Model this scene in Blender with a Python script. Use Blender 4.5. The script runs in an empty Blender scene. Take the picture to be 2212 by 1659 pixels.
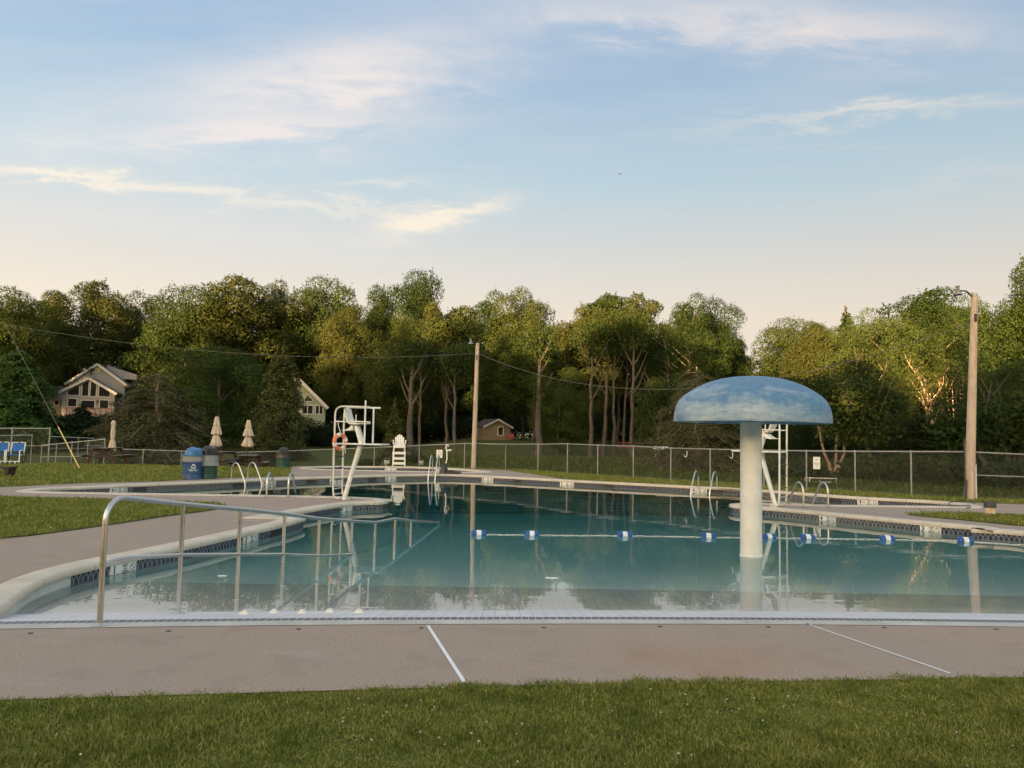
import bpy, bmesh, math, random
import numpy as np
from mathutils import Vector, Matrix
R = math.radians
sc = bpy.context.scene
col = sc.collection

# ------------------------------------------------------------------ camera
EYE = 1.5; F = 1662.0; TH = R(3.80); ROLL = 0.0194       # measured on a 2212 x 1659 view of the photograph
cam = bpy.data.cameras.new('camera'); cam.sensor_width = 36; cam.lens = 36 * F / 2212
cam.clip_start = 0.05; cam.clip_end = 3000
camo = bpy.data.objects.new('camera', cam); col.objects.link(camo); sc.camera = camo
_r = Vector((1, 0, 0)); _u = Vector((0, -math.sin(TH), math.cos(TH))); _f = Vector((0, math.cos(TH), math.sin(TH)))
CR = _r * math.cos(ROLL) + _u * math.sin(ROLL); CU = _u * math.cos(ROLL) - _r * math.sin(ROLL)
camo.matrix_world = Matrix(((CR.x, CU.x, -_f.x, 0), (CR.y, CU.y, -_f.y, 0), (CR.z, CU.z, -_f.z, EYE), (0, 0, 0, 1)))

# ------------------------------------------------------------------ world, sun, exposure
SUN_EL = R(6.0); SUN_AZ = R(210.0)      # azimuth clockwise from +Y: the sun stands behind the camera, to its left
sdir = Vector((math.sin(SUN_AZ) * math.cos(SUN_EL), math.cos(SUN_AZ) * math.cos(SUN_EL), math.sin(SUN_EL)))
sun = bpy.data.lights.new('sun', 'SUN'); sun.energy = 5.0; sun.angle = R(0.5); sun.color = (1.0, 0.60, 0.27)
suno = bpy.data.objects.new('sun', sun); col.objects.link(suno)
suno.rotation_euler = sdir.to_track_quat('Z', 'Y').to_euler(); suno.location = (-20, -30, 30)
sc.view_settings.view_transform = 'Standard'; sc.view_settings.look = 'None'
sc.view_settings.exposure = 2.35; sc.view_settings.gamma = 1.0
sc.cycles.use_denoising = True
sc.cycles.max_bounces = 8; sc.cycles.diffuse_bounces = 3; sc.cycles.glossy_bounces = 4
sc.cycles.transmission_bounces = 6; sc.cycles.transparent_max_bounces = 12
sc.cycles.sample_clamp_indirect = 6.0
sc.cycles.blur_glossy = 0.5

world = bpy.data.worlds.new('World'); sc.world = world; world.use_nodes = True
class NT:
    """small helper for node trees"""
    def __init__(s, tree): s.t = tree; s.n = tree.nodes; s.l = tree.links
    def node(s, typ, **kw):
        n = s.n.new(typ)
        for k, v in kw.items(): setattr(n, k, v)
        return n
    def set(s, sock, v):
        if isinstance(v, bpy.types.NodeSocket): s.l.new(v, sock)
        else: sock.default_value = v
    def math(s, op, a, b=None, c=None, clamp=False):
        n = s.n.new('ShaderNodeMath'); n.operation = op; n.use_clamp = clamp
        s.set(n.inputs[0], a)
        if b is not None: s.set(n.inputs[1], b)
        if c is not None: s.set(n.inputs[2], c)
        return n.outputs[0]
    def mix(s, f, a, b, blend='MIX'):
        n = s.n.new('ShaderNodeMix'); n.data_type = 'RGBA'; n.blend_type = blend
        s.set(n.inputs[0], f); s.set(n.inputs[6], a); s.set(n.inputs[7], b)
        return n.outputs[2]
    def ramp(s, f, stops, interp='LINEAR'):
        n = s.n.new('ShaderNodeValToRGB'); n.color_ramp.interpolation = interp; e = n.color_ramp.elements
        while len(e) < len(stops): e.new(0.5)
        for el, (p, c) in zip(e, stops):
            el.position = p; el.color = c if len(c) == 4 else (*c, 1)
        s.set(n.inputs[0], f); return n.outputs[0]
    def noise(s, vec, scale, detail=3, rough=.55, dist=0.0):
        n = s.n.new('ShaderNodeTexNoise'); n.inputs['Scale'].default_value = scale; n.inputs['Detail'].default_value = detail
        n.inputs['Roughness'].default_value = rough; n.inputs['Distortion'].default_value = dist
        if vec is not None: s.l.new(vec, n.inputs['Vector'])
        return n.outputs[0]
    def comb(s, x, y, z=0.0):
        n = s.n.new('ShaderNodeCombineXYZ'); s.set(n.inputs[0], x); s.set(n.inputs[1], y); s.set(n.inputs[2], z); return n.outputs[0]
    def sep(s, v):
        n = s.n.new('ShaderNodeSeparateXYZ'); s.l.new(v, n.inputs[0]); return n.outputs
def sky():
    t = NT(world.node_tree); t.n.clear()
    nis = t.node('ShaderNodeTexSky', sky_type='NISHITA'); nis.sun_disc = False
    nis.sun_elevation = SUN_EL; nis.sun_rotation = SUN_AZ; nis.air_density = 1.2; nis.dust_density = 1.5; nis.ozone_density = 1.0
    tc = t.node('ShaderNodeTexCoord').outputs['Generated']
    x, y, z = t.sep(tc)
    yy = t.math('MAXIMUM', t.math('ABSOLUTE', y), 0.05)
    u = t.math('DIVIDE', x, yy); v = t.math('DIVIDE', z, yy)
    # clear evening air opposite the sun: cream at the horizon, blue above
    el = t.math('MAXIMUM', z, 0.0)
    grad = t.ramp(el, [(0.0, (.80, .68, .55)), (.14, (.82, .72, .585)), (.21, (.69, .665, .61)), (.31, (.47, .60, .67)), (.44, (.335, .475, .64)), (.56, (.325, .455, .62)), (.72, (.50, .55, .62)), (1, (.62, .64, .66))])
    side = t.math('MULTIPLY_ADD', x, -.12, 1.0)
    wv = t.comb(u, t.math('MULTIPLY', v, 3.2), 0.0)
    w1 = t.noise(wv, 2.2, 5, .6); w2 = t.noise(wv, 7.0, 6, .68, .4); w3 = t.noise(t.comb(u, t.math('MULTIPLY', v, 9.0), 3.0), 3.0, 5, .6)
    du = t.math('MULTIPLY_ADD', w1, .22, -.11); dv = t.math('MULTIPLY_ADD', w2, .10, -.05)
    uu = t.math('ADD', u, du); vv = t.math('ADD', v, dv)
    def cloud(px, py, hl, hw, ang, st):
        cu = (px - 1106) / F; cv = (940 + ROLL * (px - 1106) - py) / F * 1.03
        c, s_ = math.cos(R(ang)), math.sin(R(ang))
        a = t.math('SUBTRACT', uu, cu); b = t.math('SUBTRACT', vv, cv)
        p = t.math('MULTIPLY_ADD', b, s_ / (hl / F), t.math('MULTIPLY', a, c / (hl / F)))
        q = t.math('MULTIPLY_ADD', b, c / (hw / F), t.math('MULTIPLY', a, -s_ / (hw / F)))
        e = t.math('MULTIPLY_ADD', q, q, t.math('MULTIPLY', p, p))
        return t.math('MULTIPLY', t.math('EXPONENT', t.math('MULTIPLY', e, -1.0)), st)
    soft = None
    for c in [(700, 155, 350, 85, 10, 2.0), (560, 282, 240, 28, 5, 1.2), (330, 300, 560, 90, 0, .75), (250, 480, 500, 60, 0, .5), (1650, 35, 500, 60, -3, 1.4), (1420, 60, 260, 30, -8, .5), (1900, 100, 300, 90, 20, .25), (650, 525, 260, 26, 0, .5), (760, 572, 320, 12, 0, .5), (1000, 190, 90, 16, -15, .35), (2150, 380, 200, 14, 12, .35), (1800, 328, 260, 6, 1, .3)]:
        k = cloud(*c); soft = k if soft is None else t.math('ADD', soft, k)
    hard = None
    for c in [(230, 402, 300, 15, -5, 1.15), (70, 380, 160, 22, 0, .4), (720, 462, 220, 14, -8, .6), (940, 468, 120, 26, 16, 1.7), (780, 410, 120, 10, 2, .5), (1900, 248, 330, 17, 6, .85), (90, 292, 40, 5, -8, .3)]:
        k = cloud(*c); hard = k if hard is None else t.math('ADD', hard, k)
    tex = t.math('MULTIPLY_ADD', w2, 1.5, -.15)
    tex3 = t.math('MULTIPLY_ADD', w3, 1.3, -.1)
    fs = t.math('MULTIPLY', t.math('MULTIPLY', soft, tex), .8, clamp=True)
    veil = t.math('MULTIPLY', t.math('SUBTRACT', w3, .42), .55, clamp=True)
    fh = t.math('MULTIPLY', t.math('MULTIPLY', hard, t.math('MULTIPLY_ADD', tex3, .6, .45)), .85, clamp=True)
    c1 = t.mix(veil, grad, (.68, .64, .66, 1))
    c2 = t.mix(fs, c1, (.76, .715, .70, 1))
    c3 = t.mix(fh, c2, (.88, .79, .66, 1))
    cs = t.node('ShaderNodeVectorMath', operation='SCALE'); t.l.new(c3, cs.inputs[0]); t.l.new(side, cs.inputs[3])
    ns = t.node('ShaderNodeVectorMath', operation='MULTIPLY'); t.l.new(nis.outputs[0], ns.inputs[0]); ns.inputs[1].default_value = (1.13, 1.0, .86)   # hazy, warm evening air round the sun
    bgA = t.node('ShaderNodeBackground'); t.l.new(ns.outputs[0], bgA.inputs[0]); bgA.inputs[1].default_value = 0.15
    bgB = t.node('ShaderNodeBackground'); t.l.new(cs.outputs[0], bgB.inputs[0]); bgB.inputs[1].default_value = 0.215
    w = t.math('MULTIPLY_ADD', y, 1.6, .62, clamp=True)
    ms = t.node('ShaderNodeMixShader'); t.l.new(w, ms.inputs[0]); t.l.new(bgA.outputs[0], ms.inputs[1]); t.l.new(bgB.outputs[0], ms.inputs[2])
    out = t.node('ShaderNodeOutputWorld'); t.l.new(ms.outputs[0], out.inputs[0])
sky()

# ------------------------------------------------------------------ placing things
def hz(px): return 940 + ROLL * (px - 1106)
def ray(px, py):
    d = _f * F + CR * (px - 1106) + CU * (829.5 - py); return d
def gp(px, py, z=0.0):
    """ground point seen at a place of the photograph, on the level z"""
    d = ray(px, py); k = (z - EYE) / d.z; return Vector((d.x * k, d.y * k, z))
def at(px, py, dist):
    """point seen at a place of the photograph, dist metres ahead"""
    d = ray(px, py); k = dist / d.y; return Vector((d.x * k, dist, EYE + d.z * k))
def sm(a, b, x):
    t = np.clip((x - a) / (b - a), 0, 1); return t * t * (3 - 2 * t)
def terrain(x, y):
    x = np.asarray(x, float); y = np.asarray(y, float)
    left = sm(-5, -9, x)
    z = -.006 - .70 * left * sm(30.8, 35, y) + .35 * left * sm(38, 60, y)
    z = z + .9 * sm(60, 98, y) + 2.1 * sm(50, 100, y) * sm(-12, -48, x)
    z = z + .9 * sm(30, 55, y) * sm(8, 20, x)
    z = z + .50 * np.exp(-((x + 2) / 8.0) ** 2 - ((y - 82) / 9.0) ** 2)
    return z
def tz(x, y): return float(terrain(x, y))

# ------------------------------------------------------------------ object helpers
def tag(o, label=None, cat=None, group=None, kind=None):
    if label: o['label'] = label
    if cat: o['category'] = cat
    if group: o['group'] = group
    if kind: o['kind'] = kind
    return o
def thing(name, loc, rz=0.0, label=None, cat=None, group=None, kind=None):
    o = bpy.data.objects.new(name, None); o.empty_display_size = .2; col.objects.link(o)
    o.location = loc; o.rotation_euler = (0, 0, rz)
    return tag(o, label, cat, group, kind)
def link(name, me, parent=None, loc=None, rz=0.0):
    o = bpy.data.objects.new(name, me); col.objects.link(o)
    if parent: o.parent = parent
    if loc is not None: o.location = loc
    o.rotation_euler = (0, 0, rz)
    return o
def copy_tree(o, parent=None):
    c = o.copy(); col.objects.link(c); c.parent = parent
    for ch in list(o.children): copy_tree(ch, c)
    return c
class MB:
    def __init__(s): s.v = []; s.f = []; s.uv = None
    def add(s, vs, fs):
        n = len(s.v); s.v += [tuple(p) for p in vs]; s.f += [tuple(i + n for i in f) for f in fs]; return s
    def box(s, c, d, rz=0.0, M=None, bev=0.0):
        x, y, z = d[0] / 2, d[1] / 2, d[2] / 2; c = Vector(c)
        if bev:
            b = min(bev, x * .9, y * .9, z * .9); vs = []
            for k, (ex, ey) in ((-z, (x - b, y - b)), (-z + b, (x, y)), (z - b, (x, y)), (z, (x - b, y - b))):
                bb = b if ex == x else b * .6
                vs += [(ex - bb, -ey, k), (ex, -ey + bb, k), (ex, ey - bb, k), (ex - bb, ey, k), (-ex + bb, ey, k), (-ex, ey - bb, k), (-ex, -ey + bb, k), (-ex + bb, -ey, k)]
            fs = [tuple(range(7, -1, -1)), tuple(range(24, 32))]
            for L in range(3):
                for i in range(8): fs.append((L * 8 + i, L * 8 + (i + 1) % 8, L * 8 + 8 + (i + 1) % 8, L * 8 + 8 + i))
        else:
            vs = [(i, j, k) for k in (-z, z) for i, j in ((-x, -y), (x, -y), (x, y), (-x, y))]
            fs = [(3, 2, 1, 0), (4, 5, 6, 7), (0, 1, 5, 4), (1, 2, 6, 5), (2, 3, 7, 6), (3, 0, 4, 7)]
        m = M if M is not None else Matrix.Rotation(rz, 3, 'Z')
        return s.add([m @ Vector(p) + c for p in vs], fs)
    def bar(s, a, b, w, h, up=(0, 0, 1)):
        """rectangular bar from a to b, w across, h along up"""
        a, b = Vector(a), Vector(b); d = (b - a); L = d.length; d.normalize(); up = Vector(up)
        sd = d.cross(up)
        if sd.length < 1e-4: sd = d.cross(Vector((0, 1, 0)))
        sd.normalize(); u2 = sd.cross(d)
        M = Matrix((d, sd, u2)).transposed()
        return s.box((a + b) / 2, (L, w, h), M=M)
    def tube(s, pts, r, n=8, closed=False, caps=True):
        pts = [Vector(p) for p in pts]; m = len(pts)
        rs = r if isinstance(r, (list, tuple)) else [r] * m
        T = []
        for i in range(m):
            if closed: d = pts[(i + 1) % m] - pts[i - 1]
            else: d = pts[min(i + 1, m - 1)] - pts[max(i - 1, 0)]
            T.append(d.normalized())
        a = Vector((0, 0, 1)) if abs(T[0].z) < .9 else Vector((1, 0, 0))
        nrm = T[0].cross(a).normalized(); vs = []
        for i in range(m):
            nrm = (nrm - T[i] * nrm.dot(T[i])).normalized(); b = T[i].cross(nrm)
            for k in range(n):
                q = 2 * math.pi * k / n
                vs.append(pts[i] + (nrm * math.cos(q) + b * math.sin(q)) * rs[i])
        fs = []
        for i in range(m if closed else m - 1):
            j = (i + 1) % m
            for k in range(n): fs.append((i * n + k, i * n + (k + 1) % n, j * n + (k + 1) % n, j * n + k))
        if caps and not closed:
            fs.append(tuple(range(n - 1, -1, -1))); fs.append(tuple((m - 1) * n + k for k in range(n)))
        return s.add(vs, fs)
    def lathe(s, prof, c=(0, 0, 0), n=24, rfun=None, sx=1.0, sy=1.0):
        vs = []; m = len(prof)
        for (r, z) in prof:
            for k in range(n):
                q = 2 * math.pi * k / n; rr = r * (rfun(q, z) if rfun else 1)
                vs.append((c[0] + rr * math.cos(q) * sx, c[1] + rr * math.sin(q) * sy, c[2] + z))
        fs = []
        for i in range(m - 1):
            for k in range(n): fs.append((i * n + k, i * n + (k + 1) % n, (i + 1) * n + (k + 1) % n, (i + 1) * n + k))
        if prof[0][0] > 1e-5: fs.append(tuple(range(n - 1, -1, -1)))
        if prof[-1][0] > 1e-5: fs.append(tuple((m - 1) * n + k for k in range(n)))
        return s.add(vs, fs)
    def prism(s, out, h, M=None, c=(0, 0, 0)):
        """outline in local XY, thickened along local Z by h; M maps to 3D"""
        m = M if M is not None else Matrix.Identity(3); c = Vector(c); n = len(out)
        vs = [m @ Vector((p[0], p[1], 0)) + c for p in out] + [m @ Vector((p[0], p[1], h)) + c for p in out]
        fs = [tuple(range(n - 1, -1, -1)), tuple(range(n, 2 * n))] + [(i, (i + 1) % n, n + (i + 1) % n, n + i) for i in range(n)]
        return s.add(vs, fs)
    def mesh(s, name, mat, ang=35):
        me = bpy.data.meshes.new(name); me.from_pydata(s.v, [], s.f); me.update()
        if s.uv is not None:
            l = me.uv_layers.new(name='UVMap')
            for i, lp in enumerate(me.loops): l.data[i].uv = s.uv[lp.vertex_index]
        bm = bmesh.new(); bm.from_mesh(me); bmesh.ops.recalc_face_normals(bm, faces=bm.faces); bm.to_mesh(me); bm.free()
        me.shade_smooth(); me.set_sharp_from_angle(angle=R(ang)); me.materials.append(mat)
        return me
    def build(s, name, mat, parent=None, ang=35): return link(name, s.mesh(name, mat, ang), parent)
def np_mesh(name, verts, faces4, mats, uv=None, smooth=False, midx=None):
    """fast mesh of equal-sized polygons from numpy arrays"""
    verts = np.ascontiguousarray(verts, np.float32); faces4 = np.ascontiguousarray(faces4, np.int32)
    nf, k = faces4.shape
    me = bpy.data.meshes.new(name); me.vertices.add(len(verts)); me.vertices.foreach_set('co', verts.ravel())
    me.loops.add(nf * k); me.loops.foreach_set('vertex_index', faces4.ravel())
    me.polygons.add(nf); me.polygons.foreach_set('loop_start', np.arange(0, nf * k, k, dtype=np.int32))
    me.polygons.foreach_set('loop_total', np.full(nf, k, np.int32))
    if midx is not None: me.polygons.foreach_set('material_index', np.asarray(midx, np.int32))
    if uv is not None:
        l = me.uv_layers.new(name='UVMap'); l.data.foreach_set('uv', np.ascontiguousarray(uv[faces4.ravel()], np.float32).ravel())
    for m in (mats if isinstance(mats, (list, tuple)) else [mats]): me.materials.append(m)
    me.update(calc_edges=True); me.validate()
    if smooth: me.shade_smooth()
    return me
def in_poly(x, y, P):
    x = np.asarray(x); y = np.asarray(y); ins = np.zeros(x.shape, bool); n = len(P)
    for i in range(n):
        x1, y1 = P[i][0], P[i][1]; x2, y2 = P[(i + 1) % n][0], P[(i + 1) % n][1]
        if y1 == y2: continue
        c = ((y1 > y) != (y2 > y)) & (x < (x2 - x1) * (y - y1) / (y2 - y1) + x1); ins ^= c
    return ins
def smooth_line(P, it=2, closed=False):
    P = [Vector(p[:2]) for p in P]
    for _ in range(it):
        Q = []
        n = len(P)
        rng = range(n) if closed else range(n - 1)
        for i in rng:
            a, b = P[i], P[(i + 1) % n]; Q += [a * .75 + b * .25, a * .25 + b * .75]
        if not closed: Q = [P[0]] + Q[1:-1] + [P[-1]]
        P = Q
    return P

# ------------------------------------------------------------------ materials
def material(name):
    m = bpy.data.materials.new(name); m.use_nodes = True; t = NT(m.node_tree); t.n.clear()
    out = t.node('ShaderNodeOutputMaterial'); b = t.node('ShaderNodeBsdfPrincipled'); t.l.new(b.outputs[0], out.inputs[0])
    return m, t, b, out
def rgb(c): return (*c, 1.0)
def plain(name, c, rough=.5, metal=0.0, var=.12, scale=8.0, bump=0.0, bscale=60.0, c2=None, spec=.5):
    m, t, b, out = material(name)
    co = t.node('ShaderNodeTexCoord').outputs['Object']
    n = t.noise(co, scale, 4, .6)
    lo = tuple(v * (1 - var * 1.6) for v in c) if c2 is None else c2
    hi = tuple(min(1, v * (1 + var)) for v in c)
    t.l.new(t.ramp(n, [(.3, lo), (.68, hi)]), b.inputs['Base Color'])
    b.inputs['Roughness'].default_value = rough; b.inputs['Metallic'].default_value = metal
    b.inputs['Specular IOR Level'].default_value = spec
    t.l.new(t.math('MULTIPLY_ADD', n, .25, rough - .12, clamp=True), b.inputs['Roughness'])
    if bump:
        bp = t.node('ShaderNodeBump'); bp.inputs['Strength'].default_value = bump; bp.inputs['Distance'].default_value = .01
        t.l.new(t.noise(co, bscale, 3), bp.inputs['Height']); t.l.new(bp.outputs[0], b.inputs['Normal'])
    return m
MT = {}
MT['steel'] = plain('brushed_steel', (.60, .585, .565), .30, 1.0, .03, 3)
MT['white_paint'] = plain('white_paint', (.78, .77, .73), .45, 0, .07, 7)
MT['old_white'] = plain('weathered_white_paint', (.70, .67, .60), .55, 0, .14, 6)
MT['grey_metal'] = plain('galvanised_metal', (.33, .33, .32), .55, .5, .12, 12)
MT['lamp_grey'] = plain('weathered_lamp_grey', (.22, .22, .22), .6, 0, .15, 9)
MT['dark_metal'] = plain('dark_metal', (.06, .06, .06), .5, .4, .2, 10)
MT['black_plastic'] = plain('black_plastic', (.022, .023, .024), .42, 0, .25, 9)
MT['blue_float'] = plain('blue_float', (.012, .085, .33), .4, 0, .12, 16)
MT['white_float'] = plain('white_float', (.80, .82, .84), .4, 0, .05, 16)
MT['blue_lid'] = plain('blue_plastic_lid', (.055, .19, .42), .5, 0, .18, 6)
MT['blue_drum'] = plain('blue_painted_drum', (.022, .075, .19), .5, 0, .22, 6, .15, 20)
MT['green_drum'] = plain('green_painted_drum', (.012, .062, .045), .5, 0, .22, 6, .15, 20)
MT['lettering_white'] = plain('white_lettering', (.80, .82, .85), .5, 0, .05, 20)
MT['lettering_black'] = plain('black_lettering', (.02, .02, .025), .5, 0, .1, 20)
MT['sign_white'] = plain('white_sign_tile', (.76, .76, .74), .35, 0, .06, 12)
MT['wood_dark'] = plain('dark_brown_board', (.045, .024, .018), .65, 0, .3, 5, .3, 40)
MT['wood_top'] = plain('worn_tabletop_board', (.13, .105, .088), .6, 0, .25, 6, .3, 40)
MT['canvas'] = plain('beige_canvas', (.60, .48, .385), .85, 0, .12, 5, .2, 30)
MT['orange'] = plain('orange_ring', (.76, .23, .11), .5, 0, .12, 10)
MT['blue_fabric'] = plain('blue_mesh_fabric', (.02, .13, .42), .75, 0, .15, 12, .2, 80)
MT['seat_plastic'] = plain('white_moulded_seat', (.72, .69, .63), .4, 0, .1, 5)
MT['yellow_guard'] = plain('yellow_plastic_guard', (.78, .56, .20), .5, 0, .1, 10)
MT['rail_light'] = plain('pale_galvanised_rail', (.46, .46, .45), .55, .3, .12, 12)
MT['wire'] = plain('grey_cable', (.11, .11, .108), .6, 0, .1, 10)
MT['red_paint'] = plain('faded_red_paint', (.30, .035, .025), .6, 0, .2, 6)
MT['siding_grey'] = plain('grey_mauve_siding', (.225, .225, .235), .7, 0, .06, 1.0)
MT['siding_green'] = plain('pale_green_siding', (.24, .29, .21), .7, 0, .07, 1.2)
MT['siding_tan'] = plain('tan_siding', (.175, .145, .105), .7, 0, .08, 1.5)
MT['roof'] = plain('grey_shingle_roof', (.17, .16, .16), .85, 0, .2, 3, .4, 30)
MT['roof_dark'] = plain('dark_shingle_roof', (.045, .043, .045), .9, 0, .25, 3, .4, 30)
MT['trim'] = plain('white_trim', (.46, .45, .435), .6, 0, .08, 3)
MT['deck_red'] = plain('red_stained_deck', (.16, .06, .05), .7, 0, .2, 4)
MT['concrete'] = plain('concrete_lip', (.50, .475, .45), .8, 0, .12, 3, .3, 60)
MT['coping'] = plain('cream_coping', (.64, .575, .50), .75, 0, .10, 2.2, .35, 50)
MT['plaster'] = plain('white_pool_plaster', (.58, .60, .58), .7, 0, .10, 1.6)
def coping_mat():
    m, t, b, out = material('cream_coping'); co = t.node('ShaderNodeTexCoord').outputs['Object']; u, v, _ = t.sep(t.node('ShaderNodeUVMap').outputs[0])
    n = t.noise(co, 2.0, 5, .65); n2 = t.noise(co, 14, 4, .65)
    j = t.math('GREATER_THAN', t.math('ABSOLUTE', t.math('SUBTRACT', t.math('FRACT', t.math('DIVIDE', u, .92)), .5)), .4945)
    c = t.ramp(n, [(.3, (.51, .44, .36)), (.7, (.65, .575, .49))]); c = t.mix(t.math('MULTIPLY', t.math('SUBTRACT', n2, .55), 1.4, clamp=True), c, (.42, .36, .29, 1))
    t.l.new(t.mix(t.math('MULTIPLY', j, .7), c, (.18, .15, .12, 1)), b.inputs['Base Color']); b.inputs['Roughness'].default_value = .8
    bp = t.node('ShaderNodeBump'); bp.inputs['Strength'].default_value = .35; bp.inputs['Distance'].default_value = .01; t.l.new(n2, bp.inputs['Height']); t.l.new(bp.outputs[0], b.inputs['Normal']); return m
MT['coping'] = coping_mat()
MT['bag'] = None
def glassy(name, c, rough=.06):
    m, t, b, out = material(name); b.inputs['Base Color'].default_value = rgb(c); b.inputs['Roughness'].default_value = rough
    b.inputs['Specular IOR Level'].default_value = .9; return m
MT['pane'] = glassy('window_glass', (.02, .022, .022))
def bag():
    m, t, b, out = material('clear_plastic_bag'); b.inputs['Base Color'].default_value = (.62, .64, .64, 1); b.inputs['Roughness'].default_value = .3
    tr = t.node('ShaderNodeBsdfTransparent'); ms = t.node('ShaderNodeMixShader'); ms.inputs[0].default_value = .38
    t.l.new(tr.outputs[0], ms.inputs[1]); t.l.new(b.outputs[0], ms.inputs[2]); t.l.new(ms.outputs[0], out.inputs[0]); return m
MT['bag'] = bag()
def deck_mat():
    m, t, b, out = material('brown_deck_concrete'); co = t.node('ShaderNodeTexCoord').outputs['Object']
    n1 = t.noise(co, 62, 5, .75); n2 = t.noise(co, .55, 5, .6); n3 = t.noise(co, 2.6, 4, .6); n4 = t.noise(t.comb(*[t.math('MULTIPLY', a, k) for a, k in zip(t.sep(co), (.45, 1.6, 1))]), 1.1, 5, .65)
    c = t.ramp(n1, [(.30, (.235, .170, .136)), (.5, (.355, .270, .219)), (.72, (.53, .425, .36))])
    c = t.mix(t.math('MULTIPLY', t.math('SUBTRACT', n2, .42), 3.0, clamp=True), c, t.mix(.6, c, (.33, .265, .225, 1)))
    c = t.mix(t.math('MULTIPLY', t.math('SUBTRACT', n3, .52), 1.5, clamp=True), c, (.21, .16, .132, 1))
    c = t.mix(t.math('MULTIPLY', t.math('SUBTRACT', n4, .58), 3.0, clamp=True), c, (.44, .37, .32, 1))
    # rust stain in the concrete
    x, y, z = t.sep(co)
    dx = t.math('DIVIDE', t.math('SUBTRACT', x, 1.36), .62); dy = t.math('DIVIDE', t.math('SUBTRACT', y, 5.32), .36)
    q = t.math('MULTIPLY_ADD', dx, dx, t.math('MULTIPLY', dy, dy)); k = t.math('EXPONENT', t.math('MULTIPLY', q, -1))
    c = t.mix(t.math('MULTIPLY', t.math('MULTIPLY', k, t.math('MULTIPLY_ADD', n3, 1.3, -.1)), .55, clamp=True), c, (.36, .17, .065, 1))
    t.l.new(c, b.inputs['Base Color']); b.inputs['Roughness'].default_value = .85; b.inputs['Specular IOR Level'].default_value = .3
    bp = t.node('ShaderNodeBump'); bp.inputs['Strength'].default_value = .5; bp.inputs['Distance'].default_value = .004
    t.l.new(n1, bp.inputs['Height']); t.l.new(bp.outputs[0], b.inputs['Normal']); return m
MT['deck'] = deck_mat()
def grass_ground():
    m, t, b, out = material('lawn_ground'); co = t.node('ShaderNodeTexCoord').outputs['Object']
    xs = t.sep(co); st = t.comb(t.math('MULTIPLY', xs[0], .3), xs[1], xs[2])
    n1 = t.noise(co, 9, 5, .7); n2 = t.noise(st, .55, 4, .6); n3 = t.noise(co, 55, 2, .6)
    c = t.ramp(n1, [(.3, (.075, .095, .022)), (.55, (.145, .158, .036)), (.75, (.225, .212, .062))])
    c = t.mix(t.math('MULTIPLY', t.math('SUBTRACT', n2, .42), 2.6, clamp=True), c, (.175, .165, .05, 1))
    c = t.mix(t.math('MULTIPLY', t.math('SUBTRACT', n3, .45), 1.4, clamp=True), c, (.04, .06, .014, 1))
    # shade of the trees beyond the fence, painted as a darker lawn colour
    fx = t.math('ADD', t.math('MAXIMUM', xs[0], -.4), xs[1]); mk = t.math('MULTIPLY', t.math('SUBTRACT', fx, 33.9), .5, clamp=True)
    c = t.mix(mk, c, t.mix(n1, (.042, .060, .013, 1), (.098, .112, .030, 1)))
    t.l.new(c, b.inputs['Base Color']); b.inputs['Roughness'].default_value = .95; b.inputs['Specular IOR Level'].default_value = .1
    bp = t.node('ShaderNodeBump'); bp.inputs['Strength'].default_value = .8; bp.inputs['Distance'].default_value = .04
    t.l.new(n1, bp.inputs['Height']); t.l.new(bp.outputs[0], b.inputs['Normal']); return m
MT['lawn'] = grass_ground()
def blade_mat(name, dark, mid, pale, dry):
    m, t, b, out = material(name)
    g = t.node('ShaderNodeNewGeometry').outputs['Random Per Island']; co = t.node('ShaderNodeTexCoord').outputs['Object']
    n = t.noise(co, .9, 4, .6); n2 = t.noise(co, 3.5, 3, .6)
    c = t.ramp(g, [(0, dark), (.45, mid), (.86, pale), (1, dry)])
    c = t.mix(t.math('MULTIPLY', t.math('SUBTRACT', n, .46), 2.6, clamp=True), c, t.mix(.5, c, rgb(pale)))
    c = t.mix(t.math('MULTIPLY', t.math('SUBTRACT', n2, .47), 3.4, clamp=True), c, t.mix(.75, c, rgb(tuple(v * .8 for v in dark))))
    d = t.node('ShaderNodeBsdfDiffuse'); tr = t.node('ShaderNodeBsdfTranslucent'); ms = t.node('ShaderNodeMixShader'); ms.inputs[0].default_value = .3
    t.l.new(c, d.inputs[0]); t.l.new(c, tr.inputs[0]); t.l.new(d.outputs[0], ms.inputs[1]); t.l.new(tr.outputs[0], ms.inputs[2])
    t.n.remove(b); t.l.new(ms.outputs[0], out.inputs[0]); return m
MT['blade'] = blade_mat('grass_blades', (.088, .132, .020), (.200, .242, .050), (.39, .37, .11), (.50, .43, .22))
MT['meadow_blade'] = blade_mat('tree_shaded_blades', (.035, .060, .010), (.065, .090, .018), (.11, .125, .032), (.20, .18, .08))  # same grass, with the tree shade beyond the fence put into its colour
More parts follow.
